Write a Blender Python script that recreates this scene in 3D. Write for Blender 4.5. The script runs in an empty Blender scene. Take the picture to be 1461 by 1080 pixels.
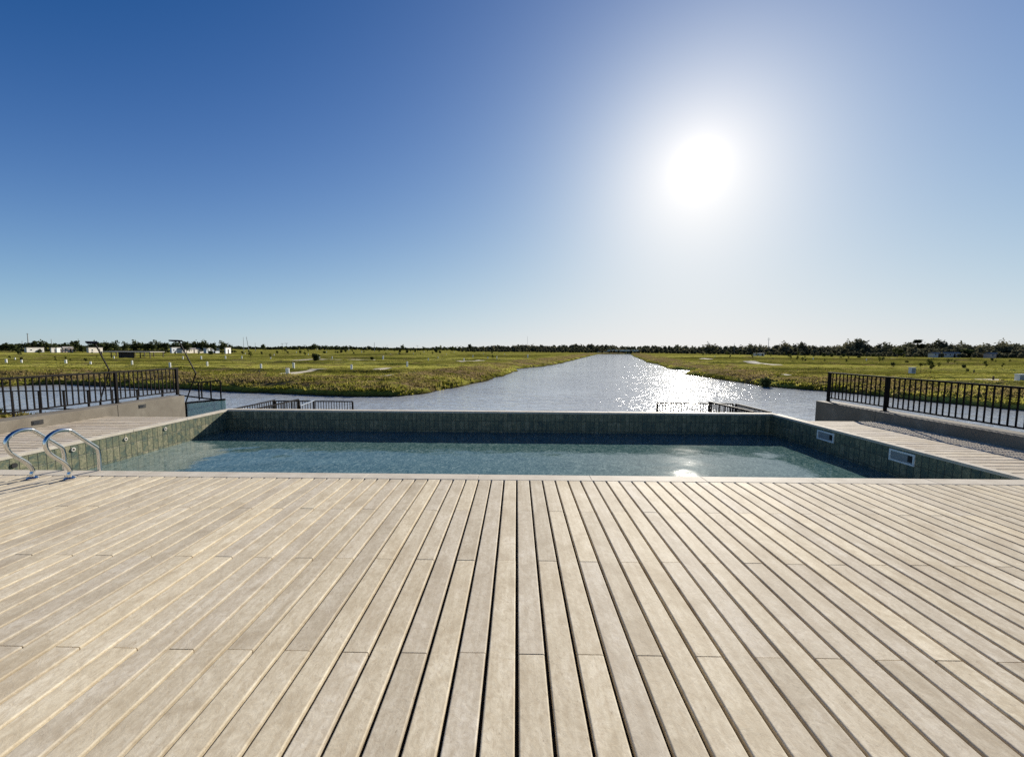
import bpy, bmesh, math, random
import numpy as np
from mathutils import Vector, Matrix, Euler

rnd = random.Random(7)
nrs = np.random.RandomState(11)
S = bpy.context.scene
COL = S.collection
R = math.radians

# ------------------------------------------------------------------ camera
H = 1.53                       # eye above the deck (deck top is z = 0)
GROUND = H - 3.6               # meadow level
WATER = H - 4.5                # canal level
FPX, CX, CY = 549.0, 730.5, 540.0
yaw, pitch, roll = R(0.68), R(4.48), 0.0060
fw = Vector((-math.sin(yaw) * math.cos(pitch), math.cos(yaw) * math.cos(pitch), -math.sin(pitch)))
rt0 = fw.cross(Vector((0, 0, 1))).normalized()
up0 = rt0.cross(fw).normalized()
rt = (rt0 * math.cos(roll) + up0 * math.sin(roll)).normalized()
up = rt.cross(fw).normalized()
EYE = Vector((0, 0, H))
cd = bpy.data.cameras.new('camera')
cam = bpy.data.objects.new('camera', cd)
COL.objects.link(cam)
cam.matrix_world = Matrix(((rt.x, up.x, -fw.x, 0), (rt.y, up.y, -fw.y, 0), (rt.z, up.z, -fw.z, H), (0, 0, 0, 1)))
cd.sensor_fit = 'HORIZONTAL'
cd.sensor_width = 36.0
cd.lens = FPX / 1461.0 * 36.0
cd.clip_start = 0.05
cd.clip_end = 9000
S.camera = cam


def ray(px, py):
    return (fw * FPX + rt * (px - CX) - up * (py - CY)).normalized()


def at(px, py, z):
    """the point of the horizontal plane z seen at that photo pixel"""
    d = ray(px, py)
    return EYE + d * ((z - H) / d.z)


def aty(px, py, y):
    d = ray(px, py)
    return EYE + d * (y / d.y)


def atx(px, py, x):
    d = ray(px, py)
    return EYE + d * (x / d.x)


SUN = ray(998, 237)
SUN_EL = math.asin(SUN.z)
SUN_AZ = math.atan2(SUN.x, SUN.y)

# ------------------------------------------------------------------ node helpers


class NT:
    def __init__(self, name):
        self.m = bpy.data.materials.new(name)
        self.m.use_nodes = True
        self.t = self.m.node_tree
        self.t.nodes.clear()
        self.out = self.t.nodes.new('ShaderNodeOutputMaterial')

    def n(self, typ, **kw):
        nd = self.t.nodes.new('ShaderNode' + typ)
        for k, v in kw.items():
            setattr(nd, k, v)
        return nd

    def l(self, a, b):
        self.t.links.new(a, b)

    def val(self, sock, v):
        if isinstance(v, (int, float, tuple, list)):
            sock.default_value = v if not (isinstance(v, (tuple, list)) and len(v) == 3 and sock.type == 'RGBA') else (*v, 1)
        else:
            self.l(v, sock)

    def pos(self):
        return self.n('NewGeometry').outputs['Position']

    def island(self):
        return self.n('NewGeometry').outputs['Random Per Island']

    def mapping(self, vec, scale=(1, 1, 1), loc=(0, 0, 0), rot=(0, 0, 0)):
        m = self.n('Mapping')
        self.l(vec, m.inputs['Vector'])
        m.inputs['Scale'].default_value = scale
        m.inputs['Location'].default_value = loc
        m.inputs['Rotation'].default_value = rot
        return m.outputs[0]

    def noise(self, vec, scale, detail=4, rough=.55, dist=0):
        n = self.n('TexNoise')
        self.l(vec, n.inputs['Vector'])
        n.inputs['Scale'].default_value = scale
        n.inputs['Detail'].default_value = detail
        n.inputs['Roughness'].default_value = rough
        n.inputs['Distortion'].default_value = dist
        return n.outputs[0]

    def ramp(self, fac, stops):
        r = self.n('ValToRGB')
        e = r.color_ramp.elements
        while len(e) < len(stops):
            e.new(0.5)
        for i, (p, c) in enumerate(stops):
            e[i].position = p
            e[i].color = (*c, 1) if not isinstance(c, (int, float)) else (c, c, c, 1)
        self.val(r.inputs[0], fac)
        return r.outputs[0]

    def mix(self, fac, a, b, mode='MIX'):
        m = self.n('Mix', data_type='RGBA', blend_type=mode)
        self.val(m.inputs[0], fac)
        self.val(m.inputs[6], a)
        self.val(m.inputs[7], b)
        return m.outputs[2]

    def math(self, op, a, b=0.0, c=0.0):
        m = self.n('Math', operation=op)
        self.val(m.inputs[0], a)
        self.val(m.inputs[1], b)
        self.val(m.inputs[2], c)
        return m.outputs[0]

    def bump(self, h, strength=.3, dist=.01, normal=None):
        b = self.n('Bump')
        self.l(h, b.inputs['Height'])
        b.inputs['Strength'].default_value = strength
        b.inputs['Distance'].default_value = dist
        if normal is not None:
            self.l(normal, b.inputs['Normal'])
        return b.outputs[0]

    def bsdf(self, color, rough=.6, metal=0, normal=None, spec=.5, ior=None, **kw):
        p = self.n('BsdfPrincipled')
        self.val(p.inputs['Base Color'], color)
        self.val(p.inputs['Roughness'], rough)
        self.val(p.inputs['Metallic'], metal)
        self.val(p.inputs['Specular IOR Level'], spec)
        if ior:
            p.inputs['IOR'].default_value = ior
        if normal is not None:
            self.l(normal, p.inputs['Normal'])
        for k, v in kw.items():
            self.val(p.inputs[k], v)
        return p.outputs[0]

    def done(self, sh):
        self.l(sh, self.out.inputs['Surface'])
        return self.m


def simple(name, c, rough=.6, metal=0, var=.12, scale=6.0, bump=.0, spec=.5):
    t = NT(name)
    n = t.noise(t.pos(), scale, 6)
    lo = tuple(v * (1 - var) for v in c)
    hi = tuple(min(1, v * (1 + var)) for v in c)
    col = t.ramp(n, [(.3, lo), (.7, hi)])
    nm = t.bump(n, bump, .01) if bump else None
    return t.done(t.bsdf(col, rough, metal, nm, spec))


M = {}


def make_deck_mat(name, along_y=True, tint=(1, 1, 1)):
    t = NT(name)
    p = t.pos()
    isl = t.island()
    # each board gets its own piece of the grain
    off = t.n('CombineXYZ')
    t.l(t.math('MULTIPLY', isl, 37.0), off.inputs[0])
    t.l(t.math('MULTIPLY', isl, 91.0), off.inputs[1])
    v = t.n('VectorMath', operation='ADD')
    t.l(p, v.inputs[0])
    t.l(off.outputs[0], v.inputs[1])
    vv = v.outputs[0]
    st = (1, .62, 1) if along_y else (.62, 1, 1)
    blotch = t.noise(t.mapping(vv, st), 7.0, 6, .62, .6)
    fine = t.noise(t.mapping(vv, (1, .6, 1) if along_y else (.6, 1, 1)), 42.0, 6, .65, .6)
    speck = t.noise(vv, 330.0, 2, .5)
    swirl = t.noise(t.mapping(vv, (1, .7, 1) if along_y else (.7, 1, 1)), 12.0, 6, .72, 2.6)
    c = t.ramp(blotch, [(.25, (.50, .425, .31)), (.5, (.725, .645, .495)), (.76, (.85, .775, .63))])
    c = t.mix(t.ramp(swirl, [(.42, 0.0), (.62, .4)]), c, (.52, .435, .305))
    c = t.mix(t.ramp(fine, [(.36, .5), (.54, 0.0)]), c, (.48, .39, .27))
    c = t.mix(t.ramp(speck, [(.30, .22), (.45, 0.0)]), c, (.25, .19, .13))
    sp2 = t.noise(t.mapping(vv, (1, .5, 1), (13, 5, 0)), 75.0, 3, .6)
    c = t.mix(t.ramp(sp2, [(.27, .55), (.36, 0.0)]), c, (.22, .165, .11))
    lng = t.noise(t.mapping(vv, (1, .05, 1) if along_y else (.05, 1, 1), (4, 4, 0)), 26.0, 4, .6, .2)
    c = t.mix(t.ramp(lng, [(.40, .30), (.56, 0.0)]), c, (.45, .365, .25))
    # a few darker stains
    stn = t.noise(t.mapping(p, (1, .8, 1), (3.1, 7.7, 0)), 1.3, 5, .65, .8)
    c = t.mix(t.ramp(stn, [(.54, 0.0), (.72, .6)]), c, (.44, .355, .24))
    # tone of each board
    c = t.mix(1.0, c, t.ramp(isl, [(0, (.83, .82, .82)), (.35, (1.0, .985, .95)), (.7, (.90, .90, .93)), (1, (1.09, 1.07, 1.02))]), 'MULTIPLY')
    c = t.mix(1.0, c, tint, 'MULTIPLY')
    rg = t.math('MULTIPLY_ADD', fine, .25, .58)
    h = t.math('ADD', t.math('MULTIPLY', fine, 1.0), t.math('MULTIPLY', swirl, .8))
    nm = t.bump(h, .4, .003)
    return t.done(t.bsdf(c, rg, 0, nm, .13))


M['deck'] = make_deck_mat('deck_board')
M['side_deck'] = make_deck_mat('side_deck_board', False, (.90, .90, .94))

t = NT('coping_stone')
p = t.pos()
c = t.ramp(t.noise(p, 5, 6), [(.3, (.52, .46, .37)), (.7, (.66, .60, .50))])
c = t.mix(t.ramp(t.noise(p, 90, 3), [(.35, .3), (.5, 0.0)]), c, (.4, .33, .25))
M['coping'] = t.done(t.bsdf(c, .68, 0, t.bump(t.noise(p, 70, 4), .3, .004), .08))

t = NT('board_underlay')
M['dark'] = t.done(t.bsdf((.035, .028, .022), .9))


def make_tile(name, axis):
    """green-blue natural stone pool tiles; axis tells which world axis runs along the wall"""
    t = NT(name)
    sp = t.n('SeparateXYZ')
    t.l(t.pos(), sp.inputs[0])
    cb = t.n('CombineXYZ')
    if axis == 'F':
        t.l(sp.outputs[0], cb.inputs[0])
        t.l(sp.outputs[1], cb.inputs[1])
    else:
        t.l(sp.outputs[0 if axis == 'X' else 1], cb.inputs[0])
        t.l(sp.outputs[2], cb.inputs[1])
    b = t.n('TexBrick')
    b.offset = 0.0
    t.l(cb.outputs[0], b.inputs['Vector'])
    b.inputs['Scale'].default_value = 1.0
    b.inputs['Brick Width'].default_value = .105
    b.inputs['Row Height'].default_value = .23
    b.inputs['Mortar Size'].default_value = .006
    b.inputs['Mortar Smooth'].default_value = .3
    b.inputs['Bias'].default_value = 0
    b.inputs['Color1'].default_value = (0, 0, 0, 1)
    b.inputs['Color2'].default_value = (1, 1, 1, 1)
    b.inputs['Mortar'].default_value = (.5, .5, .5, 1)
    n1 = t.noise(t.mapping(t.pos(), (1, 1, .8)), 11, 7, .75, .8)
    f = t.math('ADD', t.math('MULTIPLY_ADD', b.outputs['Color'], .19, .05), t.math('MULTIPLY_ADD', n1, 1.3, -.27))
    c = t.ramp(f, [(.22, (.040, .075, .078)), (.38, (.10, .13, .10)), (.54, (.20, .20, .12)), (.74, (.37, .33, .21)), (.92, (.13, .19, .175))])
    c = t.mix(t.ramp(t.noise(t.pos(), 55, 4, .7), [(.38, .55), (.52, 0.0)]), c, (.06, .09, .075))
    c = t.mix(b.outputs['Fac'], c, (.055, .06, .045))
    h = t.math('SUBTRACT', t.math('MULTIPLY', n1, .5), b.outputs['Fac'])
    return t.done(t.bsdf(c, .38, 0, t.bump(h, .4, .004), .4))


M['tile_x'] = make_tile('pool_tile_across', 'X')
M['tile_y'] = make_tile('pool_tile_along', 'Y')
M['tile_f'] = make_tile('pool_tile_floor', 'F')

t = NT('pool_water')
p = t.pos()
w1 = t.noise(t.mapping(p, (1, 1.25, 1)), 7.0, 3, .55, .4)
w2 = t.noise(t.mapping(p, (1, 1.3, 1), (5, 2, 0)), 1.6, 2, .5, .2)
w4 = t.noise(t.mapping(p, (1, 1.2, 1), (2, 9, 0)), 24.0, 3, .6, .3)
h = t.math('ADD', t.math('MULTIPLY', w1, .5), t.math('MULTIPLY', w4, .35))
mott = t.noise(t.mapping(p, (1, .6, 1)), 19, 5, .7, 1.6)
c = t.ramp(mott, [(.36, (.014, .055, .062)), (.5, (.062, .125, .120)), (.64, (.20, .275, .255))])  # ripple highlights and darks painted into the water colour
M['pool_water'] = t.done(t.bsdf(c, .06, 0, t.bump(h, .16, .010), .5, 1.33))

t = NT('canal_water')
p = t.pos()
mp = t.mapping(p, (1, 1.5, 1), rot=(0, 0, R(-15)))
w1 = t.noise(mp, .75, 3, .6, .5)
w2 = t.noise(t.mapping(p, (1, 1.3, 1), (9, 4, 0)), 2.6, 3, .6, .5)
w3 = t.noise(mp, .09, 3, .5)
h = t.math('ADD', t.math('MULTIPLY', w1, 1.0), t.math('MULTIPLY', w2, .28))
b = t.n('Bump')
t.l(h, b.inputs['Height'])
t.l(t.math('MULTIPLY_ADD', w3, 1.6, .0), b.inputs['Strength'])
b.inputs['Distance'].default_value = .19
M['canal_water'] = t.done(t.bsdf((.42, .44, .465), .09, 0, b.outputs[0], .5, 1.33))

def meadow_tones(t, p, c):
    band = t.noise(t.mapping(p, (.05, 1, 1), (3, 11, 0), (0, 0, R(7))), .16, 4, .6, .3)
    c = t.mix(t.ramp(band, [(.50, 0.0), (.60, .85)]), c, (.44, .41, .09))
    c = t.mix(t.ramp(band, [(.33, .8), (.44, 0.0)]), c, (.065, .06, .014))
    at_ = t.n('Attribute', attribute_name='shore')
    wd = t.math('MULTIPLY', t.noise(t.mapping(p, (.5, 1, 1), (31, 7, 0)), .35, 5, .7), 1.0)
    far_ = t.ramp(t.math('DIVIDE', at_.outputs['Fac'], 20.0), [(.02, .0), (.10, .16), (.38, .13), (.62, .0)])
    pf = t.ramp(t.math('ADD', wd, far_), [(.56, 0.0), (.66, .85)])
    c = t.mix(pf, c, (.22, .15, .085))
    dk = t.noise(t.mapping(p, (.6, 1, 1), (77, 3, 0)), .8, 5, .7)
    c = t.mix(t.ramp(dk, [(.34, .75), (.46, 0.0)]), c, (.045, .042, .010))
    return c


# meadow
t = NT('meadow_ground')
p = t.pos()
big = t.noise(t.mapping(p, (.35, 1, 1)), .09, 5, .6, .6)
mid = t.noise(t.mapping(p, (.45, 1, 1)), .55, 6, .65, .5)
sm = t.noise(p, 4.5, 5, .65)
c = t.ramp(mid, [(.25, (.050, .048, .010)), (.42, (.13, .13, .022)), (.56, (.21, .20, .034)), (.75, (.34, .29, .10))])
c = t.mix(t.ramp(big, [(.38, 0.0), (.60, .6)]), c, (.22, .225, .04))
c = t.mix(t.ramp(sm, [(.36, .6), (.5, 0.0)]), c, (.035, .035, .012))
c = t.mix(t.ramp(t.noise(t.mapping(p, (.5, 1, 1), (31, 7, 0)), .22, 6, .7), [(.56, 0.0), (.68, .75)]), c, (.19, .135, .085))
c = meadow_tones(t, p, c)
# shade of the cut bank painted in at the water line, by height
sp = t.n('SeparateXYZ')
t.l(p, sp.inputs[0])
zz = t.math('ADD', sp.outputs[2], t.math('MULTIPLY', sm, .25))
rim = t.n('MapRange')
t.l(zz, rim.inputs[0])
rim.inputs[1].default_value = WATER + .12
rim.inputs[2].default_value = WATER + .42
rim.inputs[3].default_value = 1
rim.inputs[4].default_value = 0
c = t.mix(rim.outputs[0], c, (.030, .022, .014))
df = t.n('BsdfDiffuse')
t.l(c, df.inputs[0])
t.l(t.bump(t.math('ADD', t.math('MULTIPLY', sm, .4), mid), .8, .35), df.inputs['Normal'])
M['ground'] = t.done(df.outputs[0])


def leaf_mat(name, stops, scale, trans=.35, tones=False):
    t = NT(name)
    isl = t.island()
    n = t.noise(t.pos(), scale, 3)
    f = t.math('ADD', t.math('MULTIPLY', isl, .45), t.math('MULTIPLY_ADD', n, 1.1, -.27))
    c = t.ramp(f, stops)
    if tones:
        c = t.mix(.7, c, meadow_tones(t, t.pos(), c))
    d = t.n('BsdfDiffuse')
    t.l(c, d.inputs[0])
    tr = t.n('BsdfTranslucent')
    t.l(c, tr.inputs[0])
    mx = t.n('MixShader')
    mx.inputs[0].default_value = trans
    t.l(d.outputs[0], mx.inputs[1])
    t.l(tr.outputs[0], mx.inputs[2])
    return t.done(mx.outputs[0])




M['grass'] = leaf_mat('grass_blades', [(.2, (.075, .078, .010)), (.40, (.17, .175, .022)), (.56, (.30, .275, .05)), (.72, (.38, .31, .12)), (.88, (.15, .10, .055))], .25, .45, True)
M['leaf'] = leaf_mat('tree_leaves', [(.2, (.032, .044, .018)), (.5, (.068, .084, .032)), (.8, (.12, .13, .055))], .4, .3)
M['leaf_grey'] = leaf_mat('wood_leaves', [(.2, (.055, .06, .038)), (.5, (.12, .12, .075)), (.75, (.20, .185, .115)), (.95, (.24, .19, .15))], .05, .3)
M['leaf_young'] = leaf_mat('sapling_leaves', [(.2, (.05, .065, .018)), (.6, (.11, .12, .03)), (.9, (.17, .16, .05))], .8, .4)
M['leaf_dark'] = leaf_mat('conifer_leaves', [(.2, (.028, .036, .018)), (.6, (.058, .068, .032)), (.9, (.085, .09, .045))], .4, .25)
M['bark'] = simple('bark', (.09, .065, .045), .9, 0, .3, 8, .4)
M['rail_metal'] = simple('railing_paint', (.0065, .0045, .0042), .65, 0, .3, 30, 0, .1)
M['steel'] = simple('polished_steel', (.72, .71, .68), .12, 1.0, .06, 20)
t = NT('concrete')
p = t.pos()
c = t.ramp(t.noise(p, 2.2, 7, .65, .6), [(.3, (.15, .128, .097)), (.55, (.205, .18, .14)), (.75, (.28, .25, .20))])
c = t.mix(t.ramp(t.noise(p, 60, 4), [(.35, .35), (.5, 0.0)]), c, (.2, .16, .12))
M['concrete'] = t.done(t.bsdf(c, .75, 0, t.bump(t.noise(p, 40, 4), .25, .004), .3))
M['dock'] = simple('dock_boards', (.30, .27, .23), .6, 0, .25, 5, .2)
M['white'] = simple('white_plastic', (.86, .85, .81), .5, 0, .06, 12)
M['white_wall'] = simple('white_render', (.56, .54, .50), .8, 0, .08, 2)
M['pink_wall'] = simple('pinkish_render', (.62, .47, .38), .8, 0, .1, 2)
M['cream_wall'] = simple('cream_render', (.60, .55, .47), .8, 0, .1, 2)
M['blue_wall'] = simple('pale_blue_sheet', (.50, .54, .58), .7, 0, .08, 2)
M['roof'] = simple('grey_roof', (.22, .20, .19), .8, 0, .2, 2)
M['shed_roof'] = simple('pale_flat_roof', (.46, .42, .36), .8, 0, .15, 1)
M['wood_dark'] = simple('dark_timber', (.06, .042, .032), .8, 0, .3, 4)
M['grey_plastic'] = simple('grey_plastic', (.30, .31, .31), .5, 0, .1, 10)
M['black'] = simple('black_plastic', (.014, .013, .013), .5, 0, .2, 10)
M['window'] = simple('window_glass', (.03, .035, .04), .15, 0, .2, 3)
t = NT('sand_path')
c = t.ramp(t.noise(t.pos(), 1.4, 6, .7), [(.3, (.44, .38, .27)), (.7, (.62, .55, .42))])
M['path'] = t.done(t.bsdf(c, .9, 0, None, .2))
t = NT('guard_glass')
gl = t.bsdf((.34, .52, .50), .05, 0, None, .5, 1.45, Alpha=.62)
M['glass'] = t.done(gl)
M['bridge'] = simple('pale_green_beam', (.52, .56, .48), .7, 0, .1, 1)

# ------------------------------------------------------------------ mesh helpers


def link(name, me, mat, parent=None):
    o = bpy.data.objects.new(name, me)
    COL.objects.link(o)
    if mat is not None and not me.materials:
        me.materials.append(mat)
    if parent is not None:
        o.parent = parent
    return o


def tag(o, label=None, cat=None, group=None, kind=None):
    if label:
        o['label'] = label
    if cat:
        o['category'] = cat
    if group:
        o['group'] = group
    if kind:
        o['kind'] = kind
    return o


def empty(name, loc=(0, 0, 0), rz=0.0):
    o = bpy.data.objects.new(name, None)
    COL.objects.link(o)
    o.location = loc
    o.rotation_euler = (0, 0, rz)
    o.empty_display_size = .1
    return o


class MB:
    """collects shapes into one mesh"""

    def __init__(self):
        self.v, self.f = [], []

    def add(self, vs, fs):
        k = len(self.v)
        self.v += [tuple(q) for q in vs]
        self.f += [tuple(i + k for i in q) for q in fs]
        return self

    def box(self, x0, x1, y0, y1, z0, z1):
        return self.add([(x0, y0, z0), (x1, y0, z0), (x1, y1, z0), (x0, y1, z0), (x0, y0, z1), (x1, y0, z1), (x1, y1, z1), (x0, y1, z1)],
                        [(0, 3, 2, 1), (4, 5, 6, 7), (0, 1, 5, 4), (1, 2, 6, 5), (2, 3, 7, 6), (3, 0, 4, 7)])

    def tube(self, pts, r, n=10, cap=True):
        pts = [Vector(q) for q in pts]
        rs = r if isinstance(r, (list, tuple)) else [r] * len(pts)
        rings = []
        ref = None
        for i, q in enumerate(pts):
            if i == 0:
                d = pts[1] - q
            elif i == len(pts) - 1:
                d = q - pts[i - 1]
            else:
                d = (pts[i + 1] - q).normalized() + (q - pts[i - 1]).normalized()
            d.normalize()
            if ref is None:
                ref = d.orthogonal().normalized()
            a = (ref - d * ref.dot(d)).normalized()
            ref = a
            b = d.cross(a)
            rings.append([q + (a * math.cos(2 * math.pi * k / n) + b * math.sin(2 * math.pi * k / n)) * rs[i] for k in range(n)])
        vs = [v for g in rings for v in g]
        fs = []
        for i in range(len(pts) - 1):
            for k in range(n):
                fs.append((i * n + k, i * n + (k + 1) % n, (i + 1) * n + (k + 1) % n, (i + 1) * n + k))
        if cap:
            fs.append(tuple(range(n - 1, -1, -1)))
            fs.append(tuple((len(pts) - 1) * n + k for k in range(n)))
        return self.add(vs, fs)

    def bar(self, p, q, w, hgt):
        """rectangular bar from p to q"""
        p, q = Vector(p), Vector(q)
        d = (q - p).normalized()
        s = d.cross(Vector((0, 0, 1)))
        if s.length < 1e-4:
            s = Vector((1, 0, 0))
        s.normalize()
        u = s.cross(d).normalized()
        vs = []
        for e in (p, q):
            for (a, b) in ((-1, -1), (1, -1), (1, 1), (-1, 1)):
                vs.append(e + s * (a * w / 2) + u * (b * hgt / 2))
        return self.add(vs, [(0, 1, 2, 3), (7, 6, 5, 4), (0, 4, 5, 1), (1, 5, 6, 2), (2, 6, 7, 3), (3, 7, 4, 0)])

    def mesh(self, name):
        me = bpy.data.meshes.new(name)
        me.from_pydata(self.v, [], self.f)
        bm = bmesh.new()
        bm.from_mesh(me)
        bmesh.ops.recalc_face_normals(bm, faces=bm.faces)
        bm.to_mesh(me)
        bm.free()
        me.update()
        return me

    def build(self, name, mat, parent=None, smooth=False, bevel=0):
        me = self.mesh(name)
        if smooth:
            me.polygons.foreach_set('use_smooth', [True] * len(me.polygons))
        o = link(name, me, mat, parent)
        if bevel:
            m = o.modifiers.new('bevel', 'BEVEL')
            m.width = bevel
            m.segments = 2
            m.limit_method = 'ANGLE'
        return o


def np_mesh(name, verts, faces):
    """verts (n,3) array, faces (m,k) array, all faces with k corners"""
    me = bpy.data.meshes.new(name)
    n, m, k = len(verts), len(faces), faces.shape[1]
    me.vertices.add(n)
    me.vertices.foreach_set('co', np.asarray(verts, dtype=np.float32).ravel())
    me.loops.add(m * k)
    me.loops.foreach_set('vertex_index', np.asarray(faces, dtype=np.int32).ravel())
    me.polygons.add(m)
    me.polygons.foreach_set('loop_start', np.arange(0, m * k, k, dtype=np.int32))
    me.update(calc_edges=True)
    me.validate()
    return me


# ------------------------------------------------------------------ deck
XL, XR = -7.03, 6.13            # inner faces of the pool walls
YN, YF = 4.55, 9.20             # inner near and far faces of the pool
COPE = .17
CURB_L, CURB_R = -8.95, 7.87    # deck-side faces of the two low parapets
PITCH, GAP = .148, .0145
DT = .032


def board(mb, a0, a1, b0, b1, along_y=True, z=0.0):
    """one board with eased top edges; a = across, b = along"""
    r = .0075
    arc = [(1 - math.cos(R(q)), 1 - math.sin(R(q))) for q in (0, 25, 50, 75, 90)]
    prof = [(a0, -DT)] + [(a0 + r * u, -r * w_) for u, w_ in arc] + [(a1 - r * u, -r * w_) for u, w_ in reversed(arc)] + [(a1, -DT)]
    n = len(prof)
    vs = []
    dz = z
    for (bb, inset) in ((b0, 0), (b1, 0)):
        for (a, zz) in prof:
            vs.append((a, bb, zz + dz) if along_y else (bb, a, zz + dz))
    fs = [(i, i + 1, n + i + 1, n + i) for i in range(n - 1)]
    fs += [tuple(range(n)), tuple(range(2 * n - 1, n - 1, -1))]
    mb.add(vs, fs)


mb = MB()
Y_END = YN - COPE
A0 = 1.82
L = 1.71
k0 = int(math.floor((CURB_L) / PITCH)) - 1
k = k0
while True:
    a0 = .010 + k * PITCH + GAP / 2
    a1 = .010 + (k + 1) * PITCH - GAP / 2
    k += 1
    if a1 < CURB_L + .02:
        continue
    if a0 > CURB_R - .03:
        break
    a0 = max(a0, CURB_L + .006)
    a1 = min(a1, CURB_R - .006)
    isA = ((k - 1) % 2 == 0)
    js = [A0 + j * L for j in range(-3, 3)] if isA else [A0 + (j + .5) * L for j in range(-3, 3)]
    cuts = [-2.6] + [j + rnd.uniform(-.004, .004) for j in js if -2.3 < j < Y_END - .1] + [Y_END - .004]
    for c0, c1 in zip(cuts[:-1], cuts[1:]):
        board(mb, a0 + rnd.uniform(0, .002), a1 - rnd.uniform(0, .002), c0 + .0025, c1 - .0025, True, rnd.uniform(-.0012, .0012))
deck = mb.build('deck', M['deck'])
tag(deck, 'pale weathered plank deck in the foreground', None, None, 'structure')


def side_deck(x0, x1, y1):
    mb = MB()
    y = Y_END + .006
    i = 0
    while y < y1 - .02:
        ye = min(y + PITCH - GAP, y1)
        mid = x0 + (x1 - x0) * (.35 if i % 2 else .68)
        for (p, q) in ((x0, mid), (mid, x1)):
            board(mb, y, ye, p + .0025, q - .0025, False, rnd.uniform(-.001, .001))
        y += PITCH
        i += 1
    o = mb.build('side_deck', M['side_deck'])
    o['kind'] = 'structure'
    return o


DL_END, DR_END = 8.18, 8.32
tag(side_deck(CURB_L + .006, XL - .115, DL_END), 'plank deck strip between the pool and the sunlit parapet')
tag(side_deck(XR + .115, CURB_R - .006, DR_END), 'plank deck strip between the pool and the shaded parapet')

# what the decks rest on
mb = MB()
mb.box(CURB_L + .004, CURB_R - .004, -2.6, Y_END - .01, -4.2, -.05)
mb.box(CURB_L + .004, XL - .36, Y_END - .01, DL_END - .02, -4.2, -.05)
mb.box(XR + .36, CURB_R - .004, Y_END - .01, DR_END - .02, -4.2, -.05)
o = mb.build('deck_foundation', M['dark'])
o['kind'] = 'structure'

# ------------------------------------------------------------------ pool
WL = -.50
pool = empty('swimming_pool', ((XL + XR) / 2, (YN + YF) / 2, -1.6))
tag(pool, 'long rectangular pool lined with mottled green stone tiles beside the plank deck', 'swimming pool')


def part(mb, name, mat, parent, **kw):
    """mesh given in world coordinates, parented without moving"""
    o = mb.build(name, mat, parent, **kw)
    o.matrix_parent_inverse = Matrix.Translation(parent.location).inverted() if parent.rotation_euler.z == 0 else parent.matrix_basis.inverted()
    return o


ZB = -1.6
part(MB().box(XL - .35, XL, YN - .15, YF + .25, -3.9, -.042), 'side_wall', M['tile_y'], pool)['label'] = 'sunlit olive green tiled side wall with round inlets'
part(MB().box(XR, XR + .35, YN - .15, YF + .25, -3.9, -.042), 'side_wall', M['tile_y'], pool)['label'] = 'shaded teal tiled side wall with two skimmers'
part(MB().box(XL + .001, XR - .001, YF, YF + .25, -3.9, -.042), 'far_wall', M['tile_x'], pool)
part(MB().box(XL + .001, XR - .001, YN - .14, YN, -3.9, -.046), 'near_wall', M['tile_x'], pool)
part(MB().box(XL + .002, XR - .002, YN + .001, YF - .001, ZB - .2, ZB), 'pool_floor', M['tile_f'], pool)


def coping_row(x0, x1, y0, y1, step, along_x):
    mb = MB()
    a, b = (x0, x1) if along_x else (y0, y1)
    n = max(1, round((b - a) / step))
    for i in range(n):
        s, e = a + (b - a) * i / n + .0015, a + (b - a) * (i + 1) / n - .0015
        zt = rnd.uniform(.0, .002) + .001
        if along_x:
            mb.box(s, e, y0, y1, -.041, zt)
        else:
            mb.box(x0, x1, s, e, -.041, zt)
    return mb


part(coping_row(XL - .11, XR + .11, Y_END, YN + .018, 1.35, True), 'coping', M['coping'], pool, bevel=.004)
part(coping_row(XL - .11, XL + .010, YN + .020, YF - .011, 1.2, False), 'coping', M['coping'], pool, bevel=.004)
part(coping_row(XR - .010, XR + .11, YN + .020, YF - .011, 1.2, False), 'coping', M['coping'], pool, bevel=.004)
part(coping_row(XL - .11, XR + .11, YF - .010, YF + .17, 1.3, True), 'coping', M['coping'], pool, bevel=.004)


def ring_mesh(r0, r1, th, n=24):
    """ring in the y-z plane, facing +x"""
    mb = MB()
    vs, fs = [], []
    for (r, x) in ((r0, 0), (r1, 0), (r1, th * .6), (r1 - .006, th), (r0 + .004, th), (r0, th * .5)):
        for k in range(n):
            a = 2 * math.pi * k / n
            vs.append((x, r * math.cos(a), r * math.sin(a)))
    for q in range(6):
        for k in range(n):
            fs.append((q * n + k, q * n + (k + 1) % n, ((q + 1) % 6) * n + (k + 1) % n, ((q + 1) % 6) * n + k))
    mb.add(vs, fs)
    return mb.mesh('inlet')


inlet_me = ring_mesh(.014, .034, .014)
inlet_me.materials.append(M['cream_wall'])
core_me = MB().tube([(0.001, 0, 0), (.008, 0, 0)], .0155, 18).mesh('inlet_core')
core_me.materials.append(M['black'])
pinv = Matrix.Translation(pool.location).inverted()
for (px, py, white) in ((20, 664, 0), (104, 641.5, 1), (179, 626.5, 1), (235.6, 612, 1)):
    q = atx(px, py, XL + .001)
    if white:
        o = link('water_inlet', inlet_me, None, pool)
        c = link('nozzle', core_me, None, o)
    else:
        o = link('water_inlet', MB().tube([(0.001, 0, 0), (.012, 0, 0)], .034, 18).mesh('open_inlet'), M['black'], pool)
        o['label'] = 'dark open inlet hole without a white ring'
    o.matrix_parent_inverse = pinv
    o.location = q

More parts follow.
